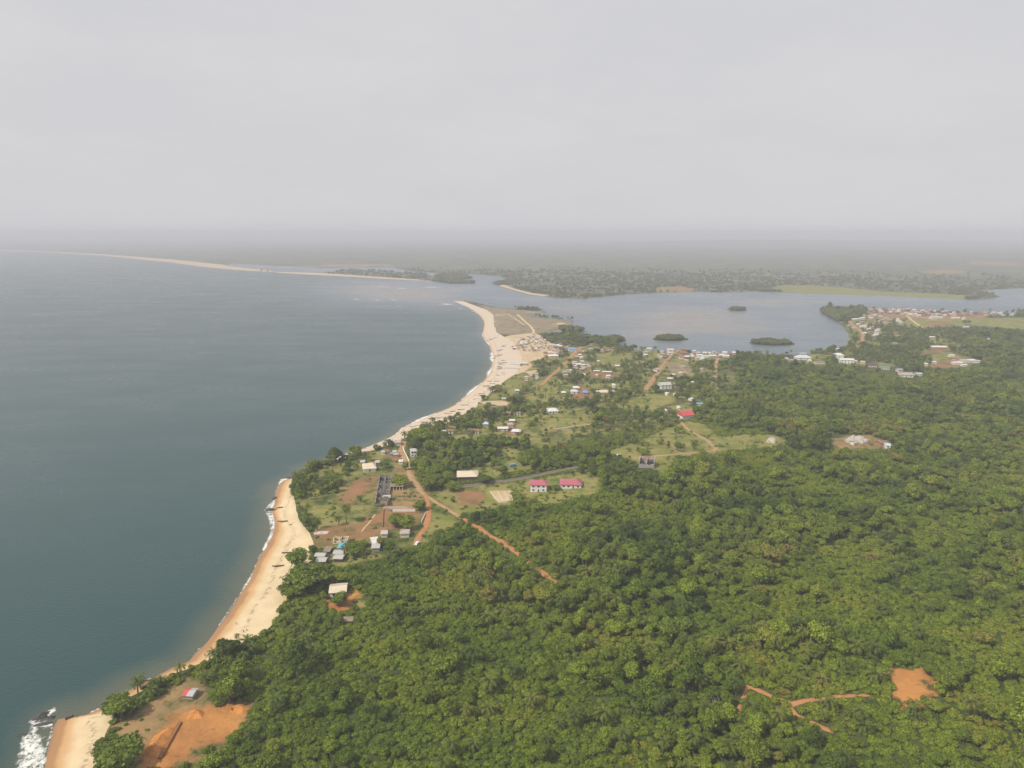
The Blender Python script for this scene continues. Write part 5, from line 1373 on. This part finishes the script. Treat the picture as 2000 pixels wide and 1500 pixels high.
def stone_ruin():
    A, B, C_, D = (np.array(G(*q)) for q in ((733, 988), (757, 988), (765, 938), (742, 936)))
    c = (A + B + C_ + D) / 4; z0 = float(hgt(*c)); e = empty('stone_ruin', (c[0], c[1], z0))
    k = 0
    def w(p, q, h0, h1, name='wall'):
        nonlocal k
        k += 1
        V, F = jagged_wall(p - c, q - c, h0, h1, 0.7, 70 + k)
        link(name, mesh_from(name, V, F, M['stone']), e)
    w(A, B, 0.8, 2.5); w(B, C_, 1.6, 4.6); w(C_, D, 2.5, 5); w(D, A, 1.5, 4.2)
    for t in (0.18, 0.36, 0.52, 0.68, 0.84):
        w(A + (D - A) * t, B + (C_ - B) * t, 0.9, 4.4, 'cross_wall')
    w((A + B) / 2 + (D - A) * 0.36, (C_ + D) / 2, 0.9, 4.0, 'cross_wall')
    r = np.random.default_rng(3)
    V, F = ball((0, 0, 0), (1, 1, 0.6), r)
    me = mesh_from('rubble_heap', V, F, M['stone'])
    for i in range(14):
        u, v = r.uniform(0.08, 0.92, 2); q = A + (B - A) * u + (D - A) * v - c
        o = link('rubble_heap', me, e); s = r.uniform(0.8, 2.2); o.location = (q[0], q[1], 0.1); o.scale = (s, s, s); o.rotation_euler = (0, 0, r.uniform(0, 6))
    tag(e, 'roofless dark grey stone ruin of several rooms near the beach road', 'ruin')
stone_ruin()
def colonnade(px0, px1, py, depth, hh, n, label, roof='roof_thatch'):
    x0, y0 = G(px0, py); x1, _ = G(px1, py); w = x1 - x0; cx = (x0 + x1) / 2; z0 = float(hgt(cx, y0))
    e = empty('open_shelter', (cx, y0 + depth / 2, z0))
    piece('roof', 'shed', roof, e, (0, 0, hh), (w + 1, depth + 1, 0.7))
    piece('back_wall', 'box', 'wall_dark', e, (0, depth / 2 - 0.15, -0.3), (w, 0.3, hh + 0.7))
    for i in range(n):
        piece('post', 'box', 'wall_white', e, ((i / (n - 1) - 0.5) * (w - 0.6), -depth / 2 + 0.2, -0.3), (0.38, 0.38, hh + 0.3))
    tag(e, label, 'shelter')
colonnade(762, 787, 957, 4.5, 3.0, 5, 'long open-fronted shelter on white posts beside the stone ruin')
colonnade(749, 761, 978, 3.5, 2.4, 2, 'small grey shelter on two posts in front of the stone ruin', 'roof_grey')
def ruined_house():
    A, B, C_, D = (np.array(G(*q)) for q in ((1248, 914), (1277, 914), (1279, 905), (1250, 904)))
    c = (A + B + C_ + D) / 4; e = empty('ruined_house', (c[0], c[1], float(hgt(*c))))
    for i, (p, q, a, b) in enumerate(((A, B, 0.8, 4.6), (B, C_, 4, 7.5), (C_, D, 4, 7.5), (D, A, 4, 7), ((A + B) / 2, (C_ + D) / 2, 4.5, 7.5))):
        V, F = jagged_wall(p - c, q - c, a, b, 0.6, 90 + i); link('wall', mesh_from('wall', V, F, M['wall_grey']), e)
    w = float(B[0] - A[0])
    piece('roof_remnant', 'shed', 'roof_rust', e, (0.5, 1.0, 5.6), (w * 0.4, 4.0, 2.0))
    for u in (-0.36, -0.2, 0.12, 0.34): piece('window_opening', 'box', 'pane', e, (u * w, float(A[1] - c[1]) - 0.36, 1.0), (1.0, 0.1, 1.3))
    tag(e, 'roofless grey two-storey ruined house with scrap of red roof on the hill', 'ruin')
ruined_house()
def slab_ruin():
    x, y = G(628, 1041); e = empty('broken_slab', (x, y, float(hgt(x, y))))
    piece('slab', 'box', 'wall_pink', e, (0, 0, -0.3), (9, 4.5, 0.55), 0.1)
    V, F = jagged_wall((-4.5, -2), (4.5, -1.2), 0.6, 1.4, 0.35, 5); link('wall', mesh_from('wall', V, F, M['wall_white']), e)
    V, F = jagged_wall((-4.4, -2), (-4.0, 2), 0.6, 1.5, 0.35, 6); link('wall', mesh_from('wall', V, F, M['wall_pink']), e)
    tag(e, 'broken pink-white concrete slab at the top of the beach', 'slab')
    x, y = G(664, 1062); e = empty('unfinished_house', (x, y + 3, float(hgt(x, y))))
    k = 0
    for p, q in (((-4.5, -3), (4.5, -3)), ((4.5, -3), (4.5, 3)), ((4.5, 3), (-4.5, 3)), ((-4.5, 3), (-4.5, -3)), ((0, -3), (0, 3))):
        V, F = jagged_wall(p, q, 1.6, 3.2, 0.3, 30 + k); k += 1; link('wall', mesh_from('wall', V, F, M['wall_cream']), e)
    for u in (-3, 1.8): piece('window_opening', 'box', 'pane', e, (u, -3.16, 0.8), (1.1, 0.06, 1.0))
    tag(e, 'small roofless cream block house above the blue roof', 'house')
slab_ruin()

# ------------------------------------------------------------------ vehicles, boats, people, rocks
def truck(px, py, rot, mat, label, L=5.4, box=True):
    x, y = G(px, py); e = empty('truck' if box else 'van', (x, y, float(hgt(x, y)) + 0.1), R(rot))
    if box:
        piece('cargo_bed', 'box', mat, e, (-0.9, 0, 0.75), (3.4, 2.0, 1.5)); piece('cab', 'box', mat, e, (1.75, 0, 0.6), (1.7, 1.9, 1.55))
        piece('hood', 'box', mat, e, (2.95, 0, 0.6), (0.9, 1.8, 0.75)); piece('windscreen', 'box', 'pane', e, (2.62, 0, 1.5), (0.06, 1.6, 0.55))
    else:
        piece('body', 'box', mat, e, (0, 0, 0.45), (4.6, 1.8, 0.75)); piece('cabin', 'box', mat, e, (-0.2, 0, 1.2), (3.2, 1.65, 0.6))
        for s in (-1, 1): piece('side_window', 'box', 'pane', e, (-0.2, s * 0.83, 1.27), (2.8, 0.06, 0.4))
        piece('windscreen', 'box', 'pane', e, (1.41, 0, 1.27), (0.06, 1.45, 0.42))
    for sx in (-1.5, 1.9):
        for sy in (-0.9, 0.9): piece('wheel', 'cyl', 'tyre', e, (sx if box else sx * 0.8, sy, 0.38), (0.8, 0.28, 0.8))
    tag(e, label, 'truck' if box else 'car')
truck(1001, 911, 25, 'carblue', 'pale blue truck parked under trees behind the paved road')
truck(815, 1064, 70, 'carwhite', 'white car at the lower end of the orange track', box=False)
truck(1209, 891, 20, 'carwhite', 'white vehicle left of the ruined house on the hill road', box=False)

def canoe_mesh(mat):
    n, V, F = 12, [], []
    for i in range(n + 1):
        t = i / n * 2 - 1; w = 0.085 * (1 - abs(t) ** 2.6) + 0.004; sh = 0.05 * t * t
        for a in (-1, -0.55, 0, 0.55, 1):
            V.append((t * 0.5, w * a, sh + 0.085 * (abs(a) ** 1.6) - 0.0))
        for a in (0.8, 0, -0.8): V.append((t * 0.485, w * a, sh + 0.02 + 0.062 * abs(a)))
    for i in range(n):
        b, c = i * 8, i * 8 + 8
        for j in range(7): F.append((b + j, c + j, c + j + 1, b + j + 1))
        F.append((b + 7, c + 7, c, b))
    return mesh_from('hull', V, F, M[mat], False)
HULLS = [canoe_mesh(m) for m in ('wood', 'wood_blue', 'wood_white')]
def bz(x, y): return 0.0
def canoe(px, py, L, rot, k, label, group=None, parts=False, z=1.2):
    x, y = G(px, py)
    e = empty('canoe', (x, y, z), R(rot))
    h = link('hull', HULLS[k], e); h.scale = (L, L, L)
    if parts:
        for u in (-0.25, 0.0, 0.25): piece('thwart', 'box', 'wood', e, (u * L, 0, L * 0.075), (0.25, L * 0.15, 0.06))
    tag(e, label, 'boat', group)
canoe(552, 1016, 7.0, 6, 0, 'dark dugout canoe highest up the near beach', None, True)
canoe(561, 1077, 7.0, 8, 0, 'brown dugout canoe in the middle of the near beach', None, True)
canoe(543, 1103, 7.2, 10, 0, 'reddish dugout canoe nearest the camera on the near beach', None, True)
canoe(571, 1021, 5.0, 55, 0, 'short canoe pulled up beside the beach trees', None, True)
r_ = np.random.default_rng(12)
n = 0
for (a, b, m, where) in (((806, 834), (900, 797), 9, 'on the narrow near stretch of the village beach'), ((905, 795), (955, 760), 8, 'on the beach below the green field'), ((955, 752), (985, 728), 8, 'on the beach just before the long sheds'), ((966, 726), (988, 700), 10, 'on the beach in front of the fish sheds'), ((968, 700), (984, 670), 9, 'on the beach below the fishing camp'), ((958, 668), (975, 648), 6, 'on the beach beside the dry grassland')):
    for i in range(m):
        t = (i + r_.uniform(0, 1)) / m; kk = int(r_.integers(0, 3))
        canoe(a[0] + (b[0] - a[0]) * t + r_.uniform(-7, 7), a[1] + (b[1] - a[1]) * t + r_.uniform(-3, 3), r_.uniform(6, 10), r_.uniform(-10, 25), kk, ['brown', 'blue', 'white'][kk] + ' fishing canoe ' + where, 'canoes on the village beach', False, 1.15)

def person_mesh():
    V = [(0, 0, 0.95), (0, 0, 1.2), (0, 0, 1.45), (0, 0, 1.55), (0, 0, 1.72), (-0.2, 0, 1.42), (-0.27, 0.03, 1.15), (-0.28, -0.05, 0.88), (0.2, 0, 1.42), (0.27, 0.03, 1.15), (0.28, -0.05, 0.88),
         (-0.1, 0, 0.9), (-0.12, -0.12, 0.48), (-0.13, -0.08, 0.06), (-0.13, -0.2, 0.03), (0.1, 0, 0.9), (0.12, 0.1, 0.48), (0.13, 0.2, 0.06), (0.13, 0.08, 0.03)]
    E = [(0, 1), (1, 2), (2, 3), (3, 4), (2, 5), (5, 6), (6, 7), (2, 8), (8, 9), (9, 10), (0, 11), (11, 12), (12, 13), (13, 14), (0, 15), (15, 16), (16, 17), (17, 18)]
    rad = [.15, .14, .16, .06, .11, .07, .05, .035, .07, .05, .035, .1, .07, .045, .04, .1, .07, .045, .04]
    me = bpy.data.meshes.new('person'); me.from_pydata(V, E, []); me.materials.append(M['cloth'])
    return me, rad
PM, PR = person_mesh()
for px, py, lab in ((475, 1231, 'person standing on the near sand, left of a close pair'), (482, 1229, 'person standing on the near sand, right of a close pair'), (400, 1277, 'person walking along the wet sand at the narrow beach end'), (461, 1215, 'person strolling alone near the waterline')):
    x, y = G(px, py); o = link('person', PM.copy()); o.location = (x, y, 1.0); o.rotation_euler = (0, 0, px)
    md = o.modifiers.new('skin', 'SKIN')
    if not o.data.skin_vertices: o.data.attributes  # created with the modifier below
    sv = o.data.skin_vertices
    if len(sv):
        for v, q in zip(sv[0].data, PR): v.radius = (q, q)
        sv[0].data[0].use_root = True
    o.modifiers.new('smooth', 'SUBSURF').render_levels = 1
    tag(o, lab, 'person')

def rock_mesh(seed):
    r = np.random.default_rng(seed)
    V, F = ball((0, 0, 0), (1, 1, 1), r, 10, 6)
    V = V * (1 + 0.22 * np.sin(V[:, :1] * 3 + seed) * np.cos(V[:, 1:2] * 4)) + r.normal(0, 0.05, V.shape)
    return V, F
ROCKS = [mesh_from('rock', *rock_mesh(s), M['rock']) for s in (1, 2, 3, 4)]
BOULD = [mesh_from('boulder', *rock_mesh(s), M['boulder']) for s in (5, 6, 7)]
def rock(px, py, sx, sy, sz, k, label, group=None, meshes=None, rz=0.4, z=0.0, name='rock'):
    x, y = GP([(px, py)], 0.0)[0] if meshes is None else G(px, py)
    o = link(name, (meshes or ROCKS)[k]); o.location = (x, y, z if meshes is None else float(hgt(x, y)) + z); o.scale = (sx, sy, sz); o.rotation_euler = (0, 0, rz)
    tag(o, label, name if name == 'rock' else 'boulder', group)
rock(78, 1402, 3.3, 1.3, 0.9, 0, 'largest dark rock in the surf at the lower left corner', rz=0.5)
rock(85, 1396, 2.6, 1.2, 0.9, 1, 'dark rock under the breaking wave, seaward of the largest', rz=0.6)
rock(100, 1402, 1.6, 1.0, 0.8, 2, 'small round rock at the right of the surf rocks', rz=0.1)
rock(85, 1415, 3.4, 0.9, 0.7, 3, 'long flat dark rock lying between two foam bands', rz=0.25)
rock(72, 1418, 1.6, 0.8, 0.7, 0, 'seaward end rock of the long flat rock', rz=0.2)
rock(43, 1436, 2.4, 0.6, 0.5, 1, 'low awash rock furthest out in the surf', rz=0.2)
rock(136, 1405, 1.9, 1.0, 1.3, 2, 'tall dark rock at the wet sand edge', rz=0.7)
rock(142, 1402, 1.0, 0.8, 1.1, 0, 'pointed rock leaning on the tall wet-sand rock', rz=0.3)
rock(152, 1403, 1.2, 0.9, 0.9, 3, 'round dark rock right of the wet-sand pair', rz=0.1)
rock(272, 1342, 3.0, 0.8, 0.7, 1, 'long low rock ledge below the shore palms', rz=0.5)
rock(288, 1331, 2.6, 0.8, 0.8, 2, 'dark rock ledge under the shore trees', rz=0.5)
rock(568, 934, 5.0, 1.6, 1.0, 3, 'long dark rock at the tip of the wooded point', rz=0.15)
rock(537, 974, 2.2, 1.4, 1.3, 0, 'dark surf rock upper of two on the near beach', rz=0.3)
rock(552, 972, 2.4, 1.0, 0.7, 1, 'flat rock in the sand behind the upper surf rock', rz=0.2)
rock(527, 997, 3.2, 1.9, 1.6, 2, 'large dark surf rock lower of two on the near beach', rz=0.2)
rock(549, 994, 3.0, 1.2, 0.7, 3, 'low flat rock in the sand behind the large surf rock', rz=0.2, z=0.8)
rock(538, 997, 1.6, 0.9, 0.7, 0, 'small rock between surf rock and flat sand rock', rz=0.2, z=0.3)
for i, (px, py, s, lab) in enumerate(((1660, 864, 4.5, 'leftmost of the big quarried pale boulders'), (1668, 862, 6.0, 'tallest of the big quarried pale boulders'), (1678, 863, 6.2, 'broadest of the big quarried pale boulders'), (1688, 864, 4.2, 'rightmost of the big quarried pale boulders'), (1667, 869, 3.6, 'cream broken stone heap before the pale boulders'), (1508, 864, 5.2, 'white stone heap on the open grass slope'))):
    rock(px, py, s, s * 0.8, s * 0.8, i % 3, lab, None, BOULD, i * 1.1, 0.6, 'boulder')

# dug earth heaps on the orange clearing
def mound(pts, h, mat, label, seed):
    g = GP(pts); c = g.mean(0); lo, hi = g.min(0), g.max(0)
    xs, ys = np.linspace(lo[0], hi[0], 26), np.linspace(lo[1], hi[1], 26); X, Y = np.meshgrid(xs, ys)
    d = sdf(np.stack([X.ravel(), Y.ravel()], 1), g)
    Z = hgt(X, Y) + np.minimum(d / max(d.max(), 1e-6), 1).clip(-0.3, 1).reshape(X.shape) ** 1 * h + 0.25 * fbm(X, Y, 3.0, seed) * (d.reshape(X.shape) > 0) - 0.05
    o = link('earth_heap', grid_mesh('earth_heap', X - c[0], Y - c[1], Z - 2.0, M[mat], (d > 0).reshape(X.shape)))
    o.location = (c[0], c[1], 2.0)
    tag(o, label, 'heap')
mound([(362, 1406), (370, 1388), (390, 1384), (402, 1392), (396, 1404)], 2.2, 'earth', 'rounded orange earth heap behind the dug pad', 1)
mound([(446, 1392), (455, 1378), (476, 1372), (489, 1384), (474, 1396)], 2.0, 'earth', 'orange earth heap at the forest edge of the clearing', 2)
mound([(270, 1478), (300, 1438), (330, 1420), (346, 1420), (330, 1450), (312, 1482)], 2.4, 'earth', 'long orange earth slope seaward of the dark bank', 3)

# ------------------------------------------------------------------ surf
def foam_poly(name, pts, soft, label, res=0.9, cat='foam'):
    g = GP(pts, 0.0); lo, hi = g.min(0) - 2, g.max(0) + 2
    X, Y = np.meshgrid(np.arange(lo[0], hi[0], res), np.arange(lo[1], hi[1], res))
    d = sdf(np.stack([X.ravel(), Y.ravel()], 1), g)
    e = np.clip(d / soft, -1.4, 0.58)
    Z = 0.06 + 0.35 * np.clip(d / 4, 0, 1) * (fbm(X.ravel(), Y.ravel(), 3, 3) + 0.6)
    o = link(name, grid_mesh(name, X, Y, Z.reshape(X.shape), M['foam'], (d > -soft * 1.1).reshape(X.shape), {'foam': e}))
    tag(o, label, cat, kind='stuff')
foam_poly('surf_foam', [(30, 1530), (32, 1480), (36, 1455), (46, 1438), (58, 1424), (58, 1408), (66, 1402), (72, 1410), (102, 1408), (106, 1414), (96, 1424), (76, 1422), (70, 1434), (84, 1440), (84, 1450), (90, 1462), (93, 1480), (86, 1512), (80, 1530)], 2.2, 'white churning surf foam at the lower left corner')
foam_poly('surf_foam', [(82, 1398), (92, 1388), (106, 1381), (110, 1384), (106, 1392), (94, 1400)], 1.2, 'breaking wave crest over the corner rocks')
foam_poly('surf_foam', [(524, 985), (516, 996), (519, 1006), (524, 1014), (528, 1030), (527, 1050), (534, 1058), (540, 1050), (540, 1032), (537, 1018), (530, 1004), (535, 992), (548, 980), (553, 966), (550, 952), (562, 942), (578, 934), (562, 932), (546, 937), (541, 950), (546, 964), (532, 980)], 2.2, 'white surf breaking on the beach by the wooded point')
foam_poly('surf_foam', [(258, 1346), (272, 1336), (290, 1326), (300, 1320), (298, 1326), (280, 1338), (264, 1348)], 1.0, 'thin white wash along the rock ledges')
foam_poly('surf_foam', [(172, 1392), (190, 1383), (208, 1372), (210, 1376), (192, 1389), (176, 1396)], 0.9, 'thin white wash left of the dark shore tree')
for k, (px, py, w, hp) in enumerate(((696, 584, 16, 1.4), (737, 586, 14, 1.0), (769, 586, 12, 1.2), (873, 594, 30, 1.4), (745, 559.5, 14, 0.8), (690, 549.5, 8, 0.7), (786, 563, 22, 0.8), (845, 561, 46, 0.7), (829, 577, 10, 0.8), (900, 602, 14, 1.0), (748, 553, 8, 0.6), (925, 608, 10, 1.0))):
    foam_poly('breaker', [(px - w / 2, py), (px - w * 0.1, py - hp), (px + w / 2, py + hp * 0.3), (px, py + hp)], 5.0, 'white breaker in the shallow river mouth', 3.0, 'wave')
def swash(pairs, name, label, seed, amp=1.0, bias=-1.0):
    a = GP([p[0] for p in pairs], 0.0); b = GP([p[1] for p in pairs], 0.0)
    t = b - a; t /= np.linalg.norm(t, axis=1)[:, None]
    L = smooth_line(np.hstack([a, t]), 1.6); c, t = L[:, :2], L[:, 2:]
    n = fbm(c[:, 0], c[:, 1], 22, seed); n2 = fbm(c[:, 0], c[:, 1], 60, seed + 3)
    us = np.linspace(-1, 1, 7)
    w = (1.5 + 1.0 * np.clip(n2 + 0.2, 0, 1) * 2) * amp
    X = np.array([c[:, 0] + t[:, 0] * (w * u + 0.8 * n - 0.4) for u in us]); Y = np.array([c[:, 1] + t[:, 1] * (w * u + 0.8 * n - 0.4) for u in us])
    E = np.array([(1 - abs(u)) * 1.5 + bias + 1.3 * n2 for u in us])
    Z = np.array([np.full(len(c), 0.10 + 0.12 * max(u, 0)) for u in us])
    tag(link(name, grid_mesh(name, X, Y, Z, M['foam'], None, {'foam': E})), label, 'foam', kind='stuff')
swash(BEACH_A, 'swash_foam', 'thin line of white wash along the near beach', 1, 0.9, -1.3)
swash(BEACH_B[:-2], 'swash_foam', 'broken line of white wash along the village beach', 2, 2.2)

# ------------------------------------------------------------------ single trees that stand out
def hero(px, py, rpx, k, label, kind='broad', sz=1.0, rz=0.0):
    x, y = G(px, py); r = rpx * mpp(px, py); z = float(hgt(x, y)) - 0.2
    if kind == 'broad': plant('broadleaf_tree', BROAD[k], (x, y, z), r, rz, label, 'tree', None, sz)
    elif kind == 'palm': plant('palm_tree', PALMS[k], (x, y, z), r, rz, label, 'palm', None, sz)
    elif kind == 'shrub': plant('shrub', SHRUBS[k], (x, y, z), r, rz, label, 'shrub', None, sz)
    else:
        o = empty('bare_tree', (x, y, z), rz, r); link('crown', BARE, o); tag(o, label, 'tree')
hero(238, 1396, 34, 1, 'dense dark tree at the back of the corner beach', sz=0.72)
hero(222, 1395, 24, 4, 'lower seaward tree joined to the dense dark shore tree', sz=0.7, rz=1)
hero(240, 1500, 46, 1, 'big dark tree cut by the bottom edge beside the corner beach', sz=0.75, rz=2)
hero(212, 1490, 30, 4, 'smaller dark tree on the beach side at the bottom edge', sz=0.8, rz=1)
hero(296, 1364, 19, 0, 'lone palm casting its shadow on the orange clearing', 'palm', 0.9)
hero(315, 1340, 17, 0, 'palm at the water edge above the lone clearing palm', 'palm', 0.8)
hero(353, 1318, 18, 1, 'dark palm leaning over the narrow beach', 'palm', 0.8)
hero(464, 1256, 9, 3, 'slim palm standing up against the near beach sand', 'palm', 0.9)
hero(598, 1150, 46, 4, 'wide spreading tree reaching over the near beach', sz=0.62)
hero(580, 1112, 26, 1, 'light tiered tree sticking out over the near beach', sz=0.95, rz=2)
hero(570, 1165, 28, 4, 'low bright spreading tree at the beach edge', sz=0.6, rz=1)
hero(693, 1083, 24, 0, 'round dense mango tree beside the blue roof', sz=0.62)
hero(663, 1182, 20, 5, 'round dark tree in front of the lone bungalow', sz=0.62)
hero(783, 950, 19, 0, 'round dense tree between the stone ruin and the beach road', sz=0.62)
hero(820, 996, 15, 5, 'round clipped-looking tree at the fork of the orange track', sz=0.6)
hero(885, 958, 17, 0, 'round tree in front of the long pavilion', sz=0.6, rz=1)
hero(946, 943, 16, 1, 'flat-topped round tree right of the long pavilion', sz=0.62)
hero(983, 926, 12, 2, 'egg-shaped dark tree on the grass behind the paved road', sz=0.62)
hero(857, 950, 11, 5, 'small round tree beside the road junction kerb', sz=0.7)
hero(1086, 957, 10, 3, 'dark bush-tree between the two pink-roofed houses', sz=0.6)
hero(1257, 889, 12, 1, 'dark round tree above the ruined house on the hill', sz=0.7)
hero(1240, 862, 9, 3, 'upright dark tree on the grassy hill slope', sz=0.9)
hero(1290, 855, 7, 1, 'palm on the yellow grass of the hill slope', 'palm', 0.9)
hero(1370, 886, 9, 0, 'dark tree at the bend of the hill road', sz=0.7)
hero(775, 1027, 20, 3, 'tall dark tree standing inside the roadside compound', sz=0.7)
hero(797, 1034, 18, 2, 'greyish open tree at the compound corner by the track', sz=0.7)
hero(792, 918, 8, 5, 'dark tree with whitewashed trunk by the beach road', sz=1.0)
hero(824, 862, 25, 0, 'big round dark tree where the village beach begins', sz=0.62)
hero(1110, 668, 10, 2, 'tall dark tree rising above the lagoon tongue', sz=0.95)
hero(1160, 1264, 7, 0, 'pale leafless dead tree standing in the forest', 'bare', rz=1)
hero(1396, 1392, 13, 0, 'grey leafless bush-tree beside the orange track', 'bare', rz=2)
hero(1887, 634, 8, 1, 'lone dark tree on the far open field', sz=0.7)
hero(1525, 1398, 14, 2, 'stemless palm in the angle of the orange tracks', 'palm', 0.8)
hero(1720, 1140, 18, 5, 'yellow-green tree with white trunk in the forest', sz=0.9)
print('objects', len(COL.objects))
